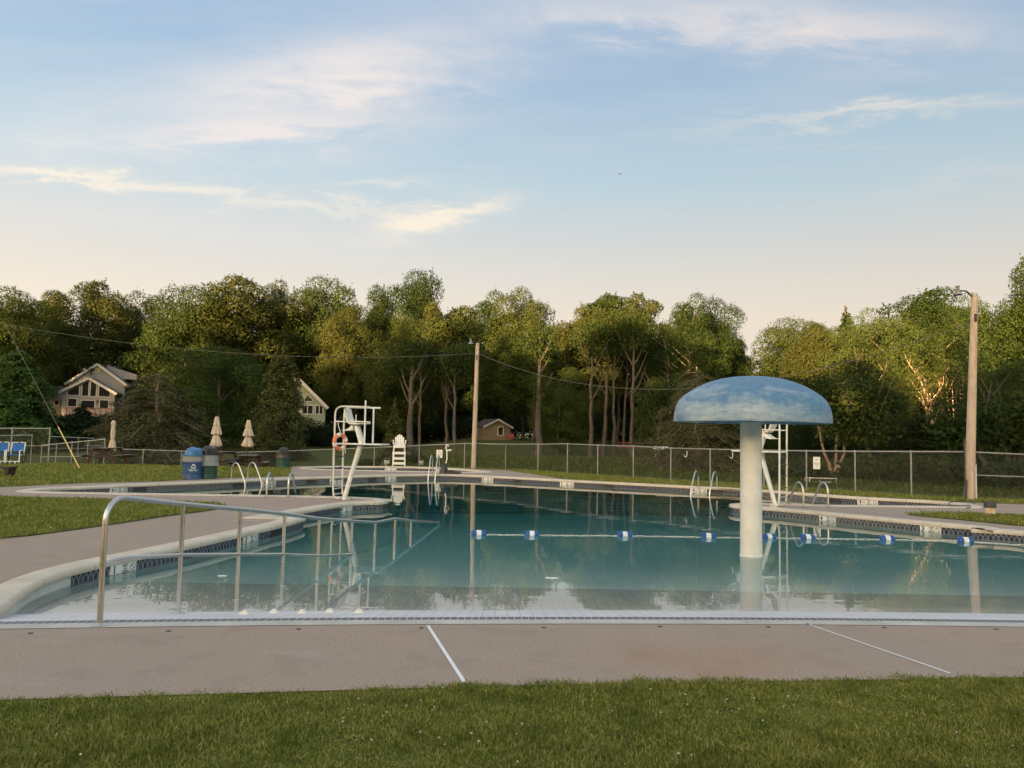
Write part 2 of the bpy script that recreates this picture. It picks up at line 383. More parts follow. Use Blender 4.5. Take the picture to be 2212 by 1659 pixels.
def leaf_mat(name, dark, mid, pale, rough=.6, trans=.30):
    m, t, b, out = material(name)
    g = t.node('ShaderNodeNewGeometry').outputs['Random Per Island']; oi = t.node('ShaderNodeObjectInfo').outputs['Random']
    co = t.node('ShaderNodeTexCoord').outputs['Object']; n = t.noise(co, .55, 3, .6)
    f = t.math('MULTIPLY_ADD', g, .30, t.math('MULTIPLY_ADD', n, .55, t.math('MULTIPLY_ADD', oi, .5, -.20)), clamp=True)
    c = t.ramp(f, [(0.05, dark), (.5, mid), (.95, pale)])
    b.inputs['Roughness'].default_value = rough; b.inputs['Specular IOR Level'].default_value = .08
    t.l.new(c, b.inputs['Base Color'])
    tr = t.node('ShaderNodeBsdfTranslucent'); ms = t.node('ShaderNodeMixShader'); ms.inputs[0].default_value = trans
    t.l.new(c, tr.inputs[0]); t.l.new(b.outputs[0], ms.inputs[1]); t.l.new(tr.outputs[0], ms.inputs[2]); t.l.new(ms.outputs[0], out.inputs[0])
    return m
MT['leaf'] = leaf_mat('broad_leaves', (0.0149, 0.0312, 0.0074), (0.0335, 0.0558, 0.0134), (0.0670, 0.0818, 0.0209))
MT['leaf_bright'] = leaf_mat('fresh_green_leaves', (0.0223, 0.0446, 0.0104), (0.0446, 0.0730, 0.0179), (0.0781, 0.1004, 0.0283))
MT['leaf_olive'] = leaf_mat('olive_yellow_leaves', (0.0290, 0.0395, 0.0092), (0.0545, 0.0670, 0.0168), (0.0860, 0.0920, 0.0245))
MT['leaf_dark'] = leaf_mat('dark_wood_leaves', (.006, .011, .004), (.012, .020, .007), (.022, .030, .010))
MT['needle'] = leaf_mat('dark_needles', (0.0168, 0.0336, 0.0120), (0.0336, 0.0552, 0.0192), (0.0600, 0.0840, 0.0288), .7, .15)
MT['needle_green'] = leaf_mat('green_needles', (0.0504, 0.0990, 0.0252), (0.0990, 0.1620, 0.0432), (0.1710, 0.2340, 0.0720), .7, .2)
MT['needle_olive'] = leaf_mat('olive_needles', (0.0408, 0.0504, 0.0180), (0.0720, 0.0840, 0.0288), (0.1140, 0.1200, 0.0432), .7, .15)
MT['needle_brown'] = leaf_mat('grey_brown_needles', (.034, .040, .017), (.062, .068, .029), (.105, .105, .050), .7, .1)
MT['bark'] = plain('grey_brown_bark', (.072, .060, .051), .9, 0, .35, 4, .6, 12)
MT['bark_pale'] = plain('pale_bark', (.38, .29, .22), .85, 0, .25, 4, .4, 14)
MT['pole_wood'] = None
def pole_mat():
    m, t, b, out = material('weathered_pole_wood'); co = t.node('ShaderNodeTexCoord').outputs['Object']; x, y, z = t.sep(co)
    n = t.noise(t.comb(t.math('MULTIPLY', x, 30), t.math('MULTIPLY', y, 30), t.math('MULTIPLY', z, 1.3)), 1.0, 4, .65); n2 = t.noise(co, 6, 3)
    c = t.ramp(n, [(.3, (.34, .255, .205)), (.6, (.52, .42, .345)), (.8, (.60, .50, .42))]); c = t.mix(t.math('MULTIPLY', t.math('SUBTRACT', n2, .52), 2, clamp=True), c, (.27, .21, .17, 1))
    t.l.new(c, b.inputs['Base Color']); b.inputs['Roughness'].default_value = .85; return m
MT['pole_wood'] = pole_mat()
def tile_band_mat():
    m, t, b, out = material('navy_lattice_tile'); uv = t.node('ShaderNodeUVMap').outputs[0]; u, v, _ = t.sep(uv)
    P = .155
    a = t.math('ABSOLUTE', t.math('SUBTRACT', t.math('FRACT', t.math('DIVIDE', u, P)), .5)); bb = t.math('DIVIDE', v, .16)
    d1 = t.math('ABSOLUTE', t.math('SUBTRACT', t.math('MULTIPLY', a, 2.0), bb)); d2 = t.math('ABSOLUTE', t.math('SUBTRACT', t.math('SUBTRACT', 1.0, t.math('MULTIPLY', a, 2.0)), bb))
    lat = t.math('LESS_THAN', t.math('MINIMUM', d1, d2), .085)
    edge = t.math('LESS_THAN', t.math('ABSOLUTE', t.math('SUBTRACT', bb, .88)), .05)
    joint = t.math('GREATER_THAN', a, .478)
    k = t.math('MAXIMUM', t.math('MAXIMUM', t.math('MULTIPLY', lat, .75), edge), t.math('MULTIPLY', joint, .5))
    n = t.noise(t.comb(u, v, 0), 14, 3)
    base = t.ramp(n, [(.3, (.010, .014, .034)), (.7, (.030, .042, .085))])
    t.l.new(t.mix(t.math('MULTIPLY', k, t.math('MULTIPLY_ADD', n, .8, .25)), base, (.44, .46, .50, 1)), b.inputs['Base Color']); b.inputs['Roughness'].default_value = .25; return m
MT['tile_band'] = tile_band_mat()
def floor_mat():
    m, t, b, out = material('pool_floor_plaster_and_tile'); co = t.node('ShaderNodeTexCoord').outputs['Object']; x, y, z = t.sep(co)
    def ln(c, p, w): return t.math('GREATER_THAN', t.math('ABSOLUTE', t.math('SUBTRACT', t.math('FRACT', t.math('DIVIDE', c, p)), .5)), .5 - w)
    j = t.math('MAXIMUM', ln(x, .11, .045), ln(y, .11, .04))
    n = t.noise(co, 2.5, 4); n2 = t.noise(co, .35, 4)
    tile = t.mix(t.math('MULTIPLY', j, .55), t.ramp(n, [(.3, (.60, .585, .60)), (.7, (.72, .70, .71))]), (.36, .35, .36, 1))
    pl = t.ramp(n2, [(.3, (.55, .62, .60)), (.7, (.66, .71, .69))])
    wet = t.math('MULTIPLY_ADD', t.math('SUBTRACT', t.math('SUBTRACT', y, t.math('MULTIPLY', x, .08)), 7.15), 2.0, 0.0, clamp=True)
    tile = t.mix(t.math('MULTIPLY', wet, .8), tile, t.mix(n, (.36, .37, .34, 1), (.46, .46, .43, 1)), 'MIX')
    tile = t.mix(t.math('MULTIPLY', t.math('MULTIPLY', j, wet), .35), tile, (.22, .22, .21, 1))
    far = t.math('GREATER_THAN', y, 8.7)
    t.l.new(t.mix(far, tile, pl), b.inputs['Base Color']); b.inputs['Roughness'].default_value = .6; return m
MT['pool_floor'] = floor_mat()
def strip_mat():
    m, t, b, out = material('dark_grey_edge_tile'); co = t.node('ShaderNodeTexCoord').outputs['Object']; x, y, z = t.sep(co)
    fr = t.math('FRACT', t.math('DIVIDE', x, .058)); j = t.math('GREATER_THAN', t.math('ABSOLUTE', t.math('SUBTRACT', fr, .5)), .45)
    n = t.noise(co, 12, 3); c = t.ramp(n, [(.3, (.085, .083, .10)), (.7, (.14, .135, .155))])
    t.l.new(t.mix(j, c, (.60, .58, .58, 1)), b.inputs['Base Color']); b.inputs['Roughness'].default_value = .5; return m
MT['edge_tile'] = strip_mat()
def water_mat(name, dens, absorb, bump=.11):
    m = bpy.data.materials.new(name); m.use_nodes = True; t = NT(m.node_tree); t.n.clear()
    out = t.node('ShaderNodeOutputMaterial'); g = t.node('ShaderNodeBsdfGlass'); g.inputs['IOR'].default_value = 1.333; g.inputs['Roughness'].default_value = 0.0
    g.inputs['Color'].default_value = (1, 1, 1, 1)
    co = t.node('ShaderNodeTexCoord').outputs['Object']; x, y, z = t.sep(co)
    n1 = t.noise(t.comb(t.math('MULTIPLY', x, .8), t.math('MULTIPLY', y, 1.3), 0), 1.3, 3, .5); n2 = t.noise(t.comb(t.math('MULTIPLY', x, .7), y, 3.0), 6.0, 2, .5); n3 = t.noise(co, .28, 2)
    n4 = t.noise(t.comb(t.math('MULTIPLY', x, .22), t.math('MULTIPLY', y, 1.0), 7.0), 2.3, 2, .5)
    h = t.math('MULTIPLY_ADD', n2, t.math('MULTIPLY', n3, .05), t.math('MULTIPLY_ADD', n1, .5, t.math('MULTIPLY', n4, t.math('MULTIPLY_ADD', n3, .9, -.1))))
    bp = t.node('ShaderNodeBump'); bp.inputs['Strength'].default_value = bump; bp.inputs['Distance'].default_value = .06
    t.l.new(h, bp.inputs['Height']); t.l.new(bp.outputs[0], g.inputs['Normal'])
    va = t.node('ShaderNodeVolumeAbsorption'); va.inputs['Color'].default_value = rgb(absorb); va.inputs['Density'].default_value = dens
    t.l.new(g.outputs[0], out.inputs['Surface']); t.l.new(va.outputs[0], out.inputs['Volume']); return m
MT['water'] = water_mat('pool_water', .56, (.13, .65, .67), .05)
def chain_mat():
    m, t, b, out = material('chain_link_mesh'); uv = t.node('ShaderNodeUVMap').outputs[0]; u, v, _ = t.sep(uv)
    def ln(e): return t.math('GREATER_THAN', t.math('ABSOLUTE', t.math('SUBTRACT', t.math('FRACT', e), .5)), .468)
    k = t.math('MAXIMUM', ln(t.math('DIVIDE', t.math('ADD', u, v), .07)), ln(t.math('DIVIDE', t.math('SUBTRACT', u, v), .07)))
    b.inputs['Base Color'].default_value = (.12, .12, .115, 1); b.inputs['Metallic'].default_value = .3; b.inputs['Roughness'].default_value = .6
    tr = t.node('ShaderNodeBsdfTransparent'); ms = t.node('ShaderNodeMixShader')
    t.l.new(k, ms.inputs[0]); t.l.new(tr.outputs[0], ms.inputs[1]); t.l.new(b.outputs[0], ms.inputs[2]); t.l.new(ms.outputs[0], out.inputs[0]); return m
MT['chain'] = chain_mat()
def cap_mat():
    """faded blue gelcoat, chalky white where it has worn off towards the rim"""
    m, t, b, out = material('faded_blue_fibreglass'); co = t.node('ShaderNodeTexCoord').outputs['Object']; x, y, z = t.sep(co)
    sv = t.comb(x, y, t.math('MULTIPLY', z, 3.2)); n1 = t.noise(sv, 2.0, 6, .62, .3); n2 = t.noise(sv, 9, 5, .7)
    h = t.math('MULTIPLY_ADD', z, -1.54, CAPTOP * 1.54)          # 1 at the rim, 0 near the crown
    f = t.math('MULTIPLY', t.math('ADD', t.math('MULTIPLY_ADD', n1, 2.0, -1.50), t.math('ADD', t.math('MULTIPLY', n2, .45), t.math('MULTIPLY_ADD', x, -.17, t.math('MULTIPLY', h, .72)))), 1.0, clamp=True)
    f = t.math('MULTIPLY', f, .80)
    ang = t.math('ARCTAN2', y, x); run = t.noise(t.comb(t.math('MULTIPLY', ang, 9.0), t.math('MULTIPLY', z, .9), 2.0), 2.2, 4, .7)
    f = t.math('ADD', f, t.math('MULTIPLY_ADD', run, .34, -.17), clamp=True)
    c = t.mix(f, t.ramp(n2, [(.3, (.060, .155, .295)), (.7, (.105, .235, .39))]), (.56, .61, .60, 1))
    t.l.new(c, b.inputs['Base Color']); b.inputs['Roughness'].default_value = .5; return m
MT['column'] = plain('cream_white_column', (.74, .725, .68), .5, 0, .08, 3.0)
# ------------------------------------------------------------------ the pool
WZ = -.15                                     # water level
def yb(x): return 6.37 + .09 * x - .008 * x * x   # edge of the sloping beach entry
def lip(*p): return gp(*p, z=-.06)
L_near = [Vector((-4.02, yb(-4.02) - .09)), Vector((-4.10, 6.25)), Vector((-4.26, 6.75)), Vector((-4.52, 7.5))] + [lip(*p) for p in [(165, 1242), (275, 1217), (396, 1192), (518, 1163), (617, 1140), (652, 1129)]] \
  + [lip(658.5, 1126.5)] * 2 + [Vector((-4.16, 13.45))] * 2 + [lip(*p) for p in [(726, 1098), (781, 1092), (820, 1092), (838, 1089), (841, 1084)]] \
  + [gp(*p) for p in [(832, 1079), (794, 1076), (726, 1073.5), (560, 1070.5), (403, 1068), (220, 1065.5), (110, 1063.5), (66, 1062)]] + [gp(72, 1060.0)] \
  + [lip(*p) for p in [(104, 1061.5), (225, 1056.7), (285, 1053), (461, 1046), (619, 1038), (726, 1034.5), (782, 1032.5), (873.5, 1029.8), (965, 1029), (1047, 1032.3), (1220, 1041.9), (1349, 1048.6), (1498, 1056.5), (1600, 1060.8), (1752, 1073), (1857, 1080.8), (1950, 1085.5), (2017, 1089), (2071, 1094)]] \
  + [gp(2096, 1095.6)] + [gp(*p) for p in [(2079, 1095), (1950, 1093.6), (1809, 1092), (1732, 1091), (1648, 1088), (1600, 1087.5), (1578, 1089.5)]] \
  + [lip(*p) for p in [(1574, 1096), (1586, 1100), (1648, 1103), (1784, 1116), (2001, 1137.7), (2108, 1147)]] + [lip(2114, 1148)] * 2 + [Vector((8.12, 13.62))] * 2 \
  + [lip(2212, 1157.8), Vector((9.0, 11.4)), Vector((9.45, 9.2)), Vector((9.55, 7.6)), Vector((9.5, yb(9.5) - .09))]
LINE = smooth_line(L_near, 2)
def beach(n=40, dy=0.0):
    xs = np.linspace(9.5, -4.02, n); return [Vector((x, yb(x) + dy)) for x in xs]
POOL = LINE + beach(40, -.09)[1:-1]
def area(P): return sum(P[i].x * P[(i + 1) % len(P)].y - P[(i + 1) % len(P)].x * P[i].y for i in range(len(P))) / 2
SGN = 1 if area(POOL) > 0 else -1
def normals_out(P, closed):
    """outward unit normals and mitre lengths"""
    n = len(P); N = []
    for i in range(n):
        a = P[i - 1] if (closed or i > 0) else P[i]; c = P[(i + 1) % n] if (closed or i < n - 1) else P[i]
        d1 = (P[i] - a); d2 = (c - P[i])
        if d1.length < 1e-6: d1 = d2
        if d2.length < 1e-6: d2 = d1
        d1 = d1.normalized(); d2 = d2.normalized()
        n1 = Vector((d1.y, -d1.x)) * SGN; n2 = Vector((d2.y, -d2.x)) * SGN
        m = (n1 + n2);
        if m.length < .1: m = n1
        m.normalize(); k = 1 / max(.55, m.dot(n1)); N.append(m * k)
    return N
def dedupe(P, e=.012):
    Q = [P[0]]
    for p in P[1:]:
        if (p - Q[-1]).length > e: Q.append(p)
    return Q
LINE = dedupe(LINE); POOL = dedupe(LINE + beach(40, -.09)[1:-1])
def sweep(P, prof, closed=False, uvh=False):
    """prof: (outward offset, z) list swept along P"""
    N = normals_out(P, closed); b = MB(); m = len(prof); s = [0.0]
    for i in range(1, len(P)): s.append(s[-1] + (P[i] - P[i - 1]).length)
    b.uv = [] if uvh else None
    for i, p in enumerate(P):
        for o, z in prof:
            q = p + N[i] * o; b.v.append((q.x, q.y, z))
            if uvh: b.uv.append((s[i], z - prof[0][1] if prof[0][1] < z else prof[0][1] - z))
    n = len(P)
    for i in range(n if closed else n - 1):
        j = (i + 1) % n
        for k in range(m - 1): b.f.append((i * m + k, i * m + k + 1, j * m + k + 1, j * m + k))
    return b
COPE = [(.02, -.052), (-.008, -.05), (-.016, -.03), (-.012, -.004), (.006, .018), (.035, .022), (.15, .022), (.285, .020), (.302, .014), (.305, -.02)]
pool = thing('swimming_pool', (0, 0, 0), kind='structure')
sweep(LINE, COPE, uvh=True).build('coping', MT['coping'], pool, 60)
i0 = min(range(len(LINE)), key=lambda i: (LINE[i] - Vector((-4.6, 8.08))).length); i1 = min(range(len(LINE)), key=lambda i: (LINE[i] - Vector((9.5, 8.4))).length)
sweep(LINE[i0:i1 + 1], [(.016, -.049), (.016, -.24)], uvh=True).build('tile_band', MT['tile_band'], pool)
sweep(LINE, [(.024, -.04), (.024, -2.4)]).build('pool_wall', MT['plaster'], pool)
def depth(t): return np.interp(t, [0, .08, 1.06, 2.4, 5, 8.5, 10.5, 13, 60], [0, .002, .15, .37, .95, 1.38, 1.9, 2.5, 2.5])
xs = np.linspace(-13.5, 13.5, 109); ts = np.concatenate([np.linspace(.0, 3, 25), np.linspace(3.2, 24, 60)])
X, T = np.meshgrid(xs, ts); Yb = np.where(np.abs(X) < 20, 6.37 + .09 * np.clip(X, -6, 11) - .008 * np.clip(X, -6, 11) ** 2, 0)
V = np.stack([X, Yb + T, -depth(T) - .004], -1).reshape(-1, 3); nx = len(xs); ny = len(ts)
I = (np.arange(ny - 1)[:, None] * nx + np.arange(nx - 1)[None]).reshape(-1)
o = link('pool_floor', np_mesh('pool_floor', V, np.stack([I, I + 1, I + nx + 1, I + nx], 1), MT['pool_floor'], smooth=True), pool)
def ribbon(P, Q, z): return MB().add([(p.x, p.y, z) for p in P] + [(q.x, q.y, z) for q in Q], [(i, i + 1, len(P) + i + 1, len(P) + i) for i in range(len(P) - 1)])
ribbon(beach(60, 0.0), beach(60, .095), .002).build('edge_tile', MT['edge_tile'], pool)
ribbon(beach(60, -.145), beach(60, 0.0), .004).build('concrete_lip', MT['concrete'], pool)
# water: a closed body that reaches into the walls
w = MB().box((-.2, 17.0, (WZ - 2.35) / 2), (26.4, 25.2, 2.35 + WZ)); wo = w.build('water', MT['water']); tag(wo, kind='structure')
WADE = [Vector(p) for p in [(-8.3, 31.2), (-8.4, 32.2), (-7.6, 33.3), (-4.8, 34.25), (-2.9, 33.7), (-1.7, 32.4), (-.95, 31.1), (-1.3, 30.6), (-2.5, 30.4), (-5, 30.3), (-7.4, 30.5)]]
WADE = smooth_line(WADE, 1, True)
sg = SGN; SGN = 1 if area(WADE) > 0 else -1
wade = thing('wading_pool', (0, 0, 0), kind='structure')
sweep(WADE + [WADE[0]], COPE, uvh=True).build('coping', MT['coping'], wade, 60)
sweep(WADE + [WADE[0]], [(.016, -.049), (.016, -.26)], uvh=True).build('tile_band', MT['tile_band'], wade)
sweep(WADE, [(.024, -.04), (.024, -.9)], True).build('pool_wall', MT['plaster'], wade)
SGN = sg
MB().box((-4.7, 32.2, -.85), (8.6, 5.0, .1)).build('pool_floor', MT['plaster'], wade)
wo = MB().box((-4.7, 32.2, (-.16 - .85) / 2), (8.5, 4.9, .69)).build('water', MT['water']); tag(wo, kind='structure')

# ------------------------------------------------------------------ deck, lawn, grass islands
DECK = [Vector(p[:2]) for p in [(-19, 2.37), (-6, 3.95), (-2.85, 4.31), (0, 4.73), (3.37, 5.10), (9, 5.78), (19, 7.03), (19, 19.3), (14, 19.4), (12.6, 19.7), (11.6, 19.9), (10.9, 20.0), (9.8, 20.55), (8.5, 21.65), (7.5, 23.0), (5.7, 24.1), (3.8, 25.15), (2.2, 26.1)]] \
  + [gp(*p).to_2d() for p in [(1162, 1026), (1099, 1016), (1037, 1014.3)]] + [Vector(p) for p in [(-2.5, 34.35), (-4.8, 34.85), (-7.6, 34.1), (-8.9, 32.9)]] + [gp(*p).to_2d() for p in [(630, 1008), (626, 1029), (453, 1033.6), (346, 1040), (182, 1043.8), (0, 1052.7)]] + [Vector((-15, 17.9)), Vector((-19, 17.0))]
def filled(loops, z):
    bm = bmesh.new()
    for P in loops:
        vs = [bm.verts.new((p.x, p.y, z)) for p in P]
        for i in range(len(vs)): bm.edges.new((vs[i], vs[(i + 1) % len(vs)]))
    bmesh.ops.triangle_fill(bm, use_beauty=True, edges=bm.edges[:]); bmesh.ops.recalc_face_normals(bm, faces=bm.faces[:])
    for f in bm.faces:
        if f.normal.z < 0: f.normal_flip()
    me = bpy.data.meshes.new('sheet'); bm.to_mesh(me); bm.free(); return me
HOLE = [p + n * .04 for p, n in zip(POOL, normals_out(POOL, True))]
WH = [p * 1.0 for p in WADE]
me = filled([DECK, HOLE, WH], 0.0); me.materials.append(MT['deck']); deck = link('pool_deck', me); tag(deck, kind='structure')
def strip(a, b, w0, w1, z=.004):
    a, b = a.to_2d(), b.to_2d(); d = (b - a).normalized(); s_ = Vector((-d.y, d.x))
    return MB().add([(*(a + s_ * w0 / 2), z), (*(a - s_ * w0 / 2), z), (*(b - s_ * w1 / 2), z), (*(b + s_ * w1 / 2), z)], [(0, 1, 2, 3)])
for a, b, w0, w1 in [((924.5, 1352.5), (1004, 1476), .024, .026), ((1741, 1347.5), (2052, 1455), .016, .020), ((150, 1083), (186, 1069.5), .05, .03), ((505, 1125.2), (560, 1125.4), .05, .05), ((470, 1129), (510, 1124), .03, .02), ((2010, 1096), (2090, 1098), .05, .05), ((2190, 1101), (2130, 1099.5), .09, .09), ((1840, 1100), (1925, 1110), .05, .05), ((610, 1022), (850, 1023.5), .16, .14), ((830, 1027), (650, 1027), .10, .06), ((1050, 1023), (1190, 1024), .14, .14)]:
    strip(gp(*a), gp(*b), w0, w1).build('joint', MT['lettering_white'] if w0 < .03 else MT['concrete'], deck)
for p in [(66, 1368), (364, 1363.4), (645, 1359), (910, 1357), (1175, 1356), (1426, 1354), (1660, 1354.5), (1910, 1356), (2152, 1359.5)]:
    q = gp(*p); MB().lathe([(0, 0), (.02, 0), (.017, .003), (0, .004)], (q.x, q.y, .001), 14).build('anchor_cap', MT['dark_metal'], deck)
# lawn: one sheet reaching far beyond the wood; sunk under the pools
gx = np.concatenate([np.linspace(-420, -62, 22), np.linspace(-60, -15, 31), np.linspace(-14, 15, 59), np.linspace(16, 60, 31), np.linspace(62, 420, 22)])
gy = np.concatenate([np.linspace(-300, -12, 18), np.linspace(-10, 40, 101), np.linspace(41, 120, 60), np.linspace(125, 900, 24)])
X, Y = np.meshgrid(gx, gy); Z = terrain(X, Y)
core = (in_poly(X, Y, [(-12.6, 16.9), (-12.4, 18.4), (-6, 26.4), (-2, 29), (1.6, 26.6), (7, 23.4), (9.8, 20.6), (12, 19.6), (12, 17.8), (9.9, 14), (10.2, 6), (8, 6), (-4.3, 5.6), (-5.2, 7.5), (-5, 13), (-5.2, 16.8)]) | in_poly(X, Y, [(-8.6, 30.2), (-8.6, 33), (-5, 34.5), (-1, 33), (-.8, 30.2)]))
Z = np.where(core, -3.2, Z); V = np.stack([X, Y, Z], -1).reshape(-1, 3); nx = len(gx); ny = len(gy)
I = (np.arange(ny - 1)[:, None] * nx + np.arange(nx - 1)[None]).reshape(-1)
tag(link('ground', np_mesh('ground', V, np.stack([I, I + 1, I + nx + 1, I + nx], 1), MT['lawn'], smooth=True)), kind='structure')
ISL_L = [gp(*p).to_2d() for p in [(0, 1075), (229, 1081.6), (400, 1087), (473, 1090.5), (486, 1093), (478, 1098), (461, 1102.5), (350, 1117), (237, 1134.8), (0, 1167)]] + [Vector(p) for p in [(-8.6, 8.7), (-12, 8.2), (-19.2, 8.4), (-19.2, 15.6), (-14, 15.9)]]
ISL_R = [gp(*p).to_2d() for p in [(1953, 1112), (1985, 1109.5), (2017, 1108.7), (2110, 1110), (2212, 1114)]] + [Vector(p) for p in [(13, 16.6), (19.2, 17.2), (19.2, 11.2), (14, 11.8), (11.4, 13.2)]] + [gp(*p).to_2d() for p in [(2212, 1137.7), (2100, 1126), (2000, 1117)]]
for P in (ISL_L, ISL_R):
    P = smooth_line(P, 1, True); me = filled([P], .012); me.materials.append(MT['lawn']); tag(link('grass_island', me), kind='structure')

def blades(name, P, dens, h, w, seed, fade=None, lean=.5, z0=None, clumpy=.5, mat='blade'):
    """single grass blades growing inside the outline P"""
    rng = np.random.default_rng(seed); P = [(p[0], p[1]) for p in P]; a = np.array(P)
    lo, hi = a.min(0), a.max(0); n = int(dens * (hi[0] - lo[0]) * (hi[1] - lo[1]))
    x = rng.uniform(lo[0], hi[0], n); y = rng.uniform(lo[1], hi[1], n)
    wob = .03 * np.sin(x * 4.3) + .02 * np.sin(x * 11.7 + 1) + .014 * np.sin(x * 29)
    k = in_poly(x + rng.normal(0, .03, n), y + wob + rng.normal(0, .03, n), P)
    if fade is not None: k &= rng.random(n) < fade(x, y)
    x, y = x[k], y[k]; n = len(x)
    cl = .5 + .25 * np.sin(x * 2.1 + 1.3 * np.sin(y * 3.1)) + .25 * np.sin(y * 5.3 + 2 * np.sin(x * 1.7)) + .25 * np.sin(x * 11 + y * 7) * np.sin(y * 13 - x * 3)
    hh = h * rng.uniform(.55, 1.25, n) * (1 - clumpy / 2 + clumpy * cl) * np.where(rng.random(n) < .02, 1.5, 1); ww = w * rng.uniform(.7, 1.35, n)
    az = rng.uniform(0, 2 * np.pi, n); ln = np.abs(rng.normal(0, lean, n)) ; ln = np.minimum(ln, 1.5)
    d = np.stack([np.cos(az), np.sin(az)], 1); fa = rng.uniform(0, np.pi, n); s_ = np.stack([np.cos(fa), np.sin(fa)], 1)
    z = terrain(x, y) if z0 is None else np.full(n, z0)
    b = np.stack([x, y], 1); V = np.zeros((n, 4, 3), np.float32)
    m = b + d * (hh * ln * .35)[:, None]; t = b + d * (hh * ln)[:, None]
    V[:, 0, :2] = b - s_ * (ww / 2)[:, None]; V[:, 1, :2] = m + s_ * (ww / 2)[:, None]; V[:, 2, :2] = t; V[:, 3, :2] = m - s_ * (ww / 2)[:, None]
    V[:, 0, 2] = z - .005; V[:, 1, 2] = z + hh * .5; V[:, 3, 2] = z + hh * .55; V[:, 2, 2] = z + hh / np.sqrt(1 + .5 * ln ** 2)
    me = np_mesh(name, V.reshape(-1, 3), np.arange(4 * n).reshape(-1, 4), MT[mat])
    return tag(link(name, me), kind='stuff')
FG = [(-8, 1.6), (8, 1.6), (10, 5.89), (6, 5.43), (3.37, 5.10), (1.8, 4.94), (0, 4.73), (-2.85, 4.31), (-5, 4.06), (-8, 3.70)]
rngf = np.random.default_rng(3)
def near_fade(x, y): return np.clip(1.15 - np.maximum(0, np.abs(x - .3) - 3.6) * .35, .12, 1) * np.clip(1 - (3.0 - y) * .8, .08, 1)
blades('lawn_grass', FG, 16000, .027, .0054, 11, near_fade, 1.0, None, 1.1)
blades('lawn_grass', ISL_L, 1500, .06, .012, 12, lambda x, y: np.clip(1.3 - np.maximum(0, -8 - x) * .2, .1, 1), .7, .012)
blades('lawn_grass', ISL_R, 900, .055, .014, 13, None, .7, .012)
blades('lawn_grass', [p.to_2d() for p in [gp(0, 1052.5), gp(182, 1043.5), gp(346, 1039.7), gp(453, 1033.4), gp(626, 1028.8), gp(630, 1009)]] + [(-9.6, 33), (-19, 31), (-19, 17.3)], 260, .07, .022, 14, None, .7)
blades('lawn_grass', [(2.1, 26.3), (1.0, 29.4), (-.2, 32.9), (.3, 33.6), (12.2, 21.4), (18, 21.5), (18, 19.5), (12.4, 20.0), (10.2, 20.6), (8.7, 21.9), (7.5, 23.3)], 420, .06, .02, 15, None, .7)
blades('lawn_grass', [(-6, 35.5), (-1, 35), (12.5, 22), (22, 22), (30, 52), (-6, 54)], 42, .16, .05, 16, None, .7, mat='meadow_blade')  # same lawn grass, tree shade put into the blade colour
def clover():
    rng = np.random.default_rng(5); b = MB(); pts = []
    for cx, cy, s_, n in [(-.62, 4.2, .2, 12), (-.35, 3.95, .3, 9), (-1.9, 3.7, .7, 7), (.8, 3.9, .7, 5), (1.35, 4.35, .3, 12), (2.5, 4.3, .7, 6), (-.2, 4.1, .9, 6), (-5.5, 11.0, .8, 0)]:
        for _ in range(n): pts.append((rng.normal(cx, s_), rng.normal(cy, s_ * .45), .045 + .012 * rng.random() - .02, rng.uniform(.0045, .0075)))
    for p in [(40, 1140), (90, 1133), (130, 1130), (160, 1135), (60, 1120), (200, 1128), (250, 1122), (140, 1095), (265, 1106), (25, 1150), (110, 1148), (300, 1112), (170, 1122), (75, 1147)]:
        q = gp(*p); pts.append((q.x, q.y, .055, .013))
    for x, y, z, r in pts:
        if y > yb(x) - 1.6 and y < 6: continue
        vs = [(x + r * a, y + r * c, z + r * e) for a, c, e in [(0, 0, -.8), (1, 0, 0), (.3, .95, .1), (-.8, .6, -.1), (-.8, -.6, .1), (.3, -.95, -.1), (0, 0, .9)]]
        b.add(vs, [(0, 2, 1), (0, 3, 2), (0, 4, 3), (0, 5, 4), (0, 1, 5), (6, 1, 2), (6, 2, 3), (6, 3, 4), (6, 4, 5), (6, 5, 1)])
    return tag(b.build('clover_flowers', plain('clover_white', (.52, .48, .42), .8, 0, .2, 40), None, 80), kind='stuff')
clover()

# ------------------------------------------------------------------ writing on the pool edge
_tc = {}
def text_geo(body, size=1.0):
    key = body
    if key not in _tc:
        cu = bpy.data.curves.new('lettering', 'FONT'); cu.body = body; cu.size = 1.0; cu.resolution_u = 3; cu.align_x = 'CENTER'; cu.align_y = 'CENTER'; cu.offset = .022
        ob = bpy.data.objects.new('lettering', cu); col.objects.link(ob); dg = bpy.context.evaluated_depsgraph_get()
        me = bpy.data.meshes.new_from_object(ob.evaluated_get(dg)); _tc[key] = ([v.co.copy() for v in me.vertices], [tuple(p.vertices) for p in me.polygons])
        bpy.data.objects.remove(ob); bpy.data.meshes.remove(me); bpy.data.curves.remove(cu)
    return _tc[key]
def put_text(b, body, size, cx, cy, fn, sx=1.0):
    vs, fs = text_geo(body); b.add([fn(cx + v.x * size * sx, cy + v.y * size) for v in vs], fs)
def ring2d(b, cx, cy, r, w, fn, n=20, slash=True):
    vs = [fn(cx + (r - w * (k % 2)) * math.cos(math.pi * 2 * (k // 2) / n), cy + (r - w * (k % 2)) * math.sin(math.pi * 2 * (k // 2) / n)) for k in range(2 * n)]
    b.add(vs, [(2 * i, (2 * i + 2) % (2 * n), (2 * i + 3) % (2 * n), 2 * i + 1) for i in range(n)])
    if slash:
        a = r * .68; q = w * .4; b.add([fn(cx - a - q, cy + a - q), fn(cx - a + q, cy + a + q), fn(cx + a + q, cy - a + q), fn(cx + a - q, cy - a - q)], [(0, 1, 2, 3)])
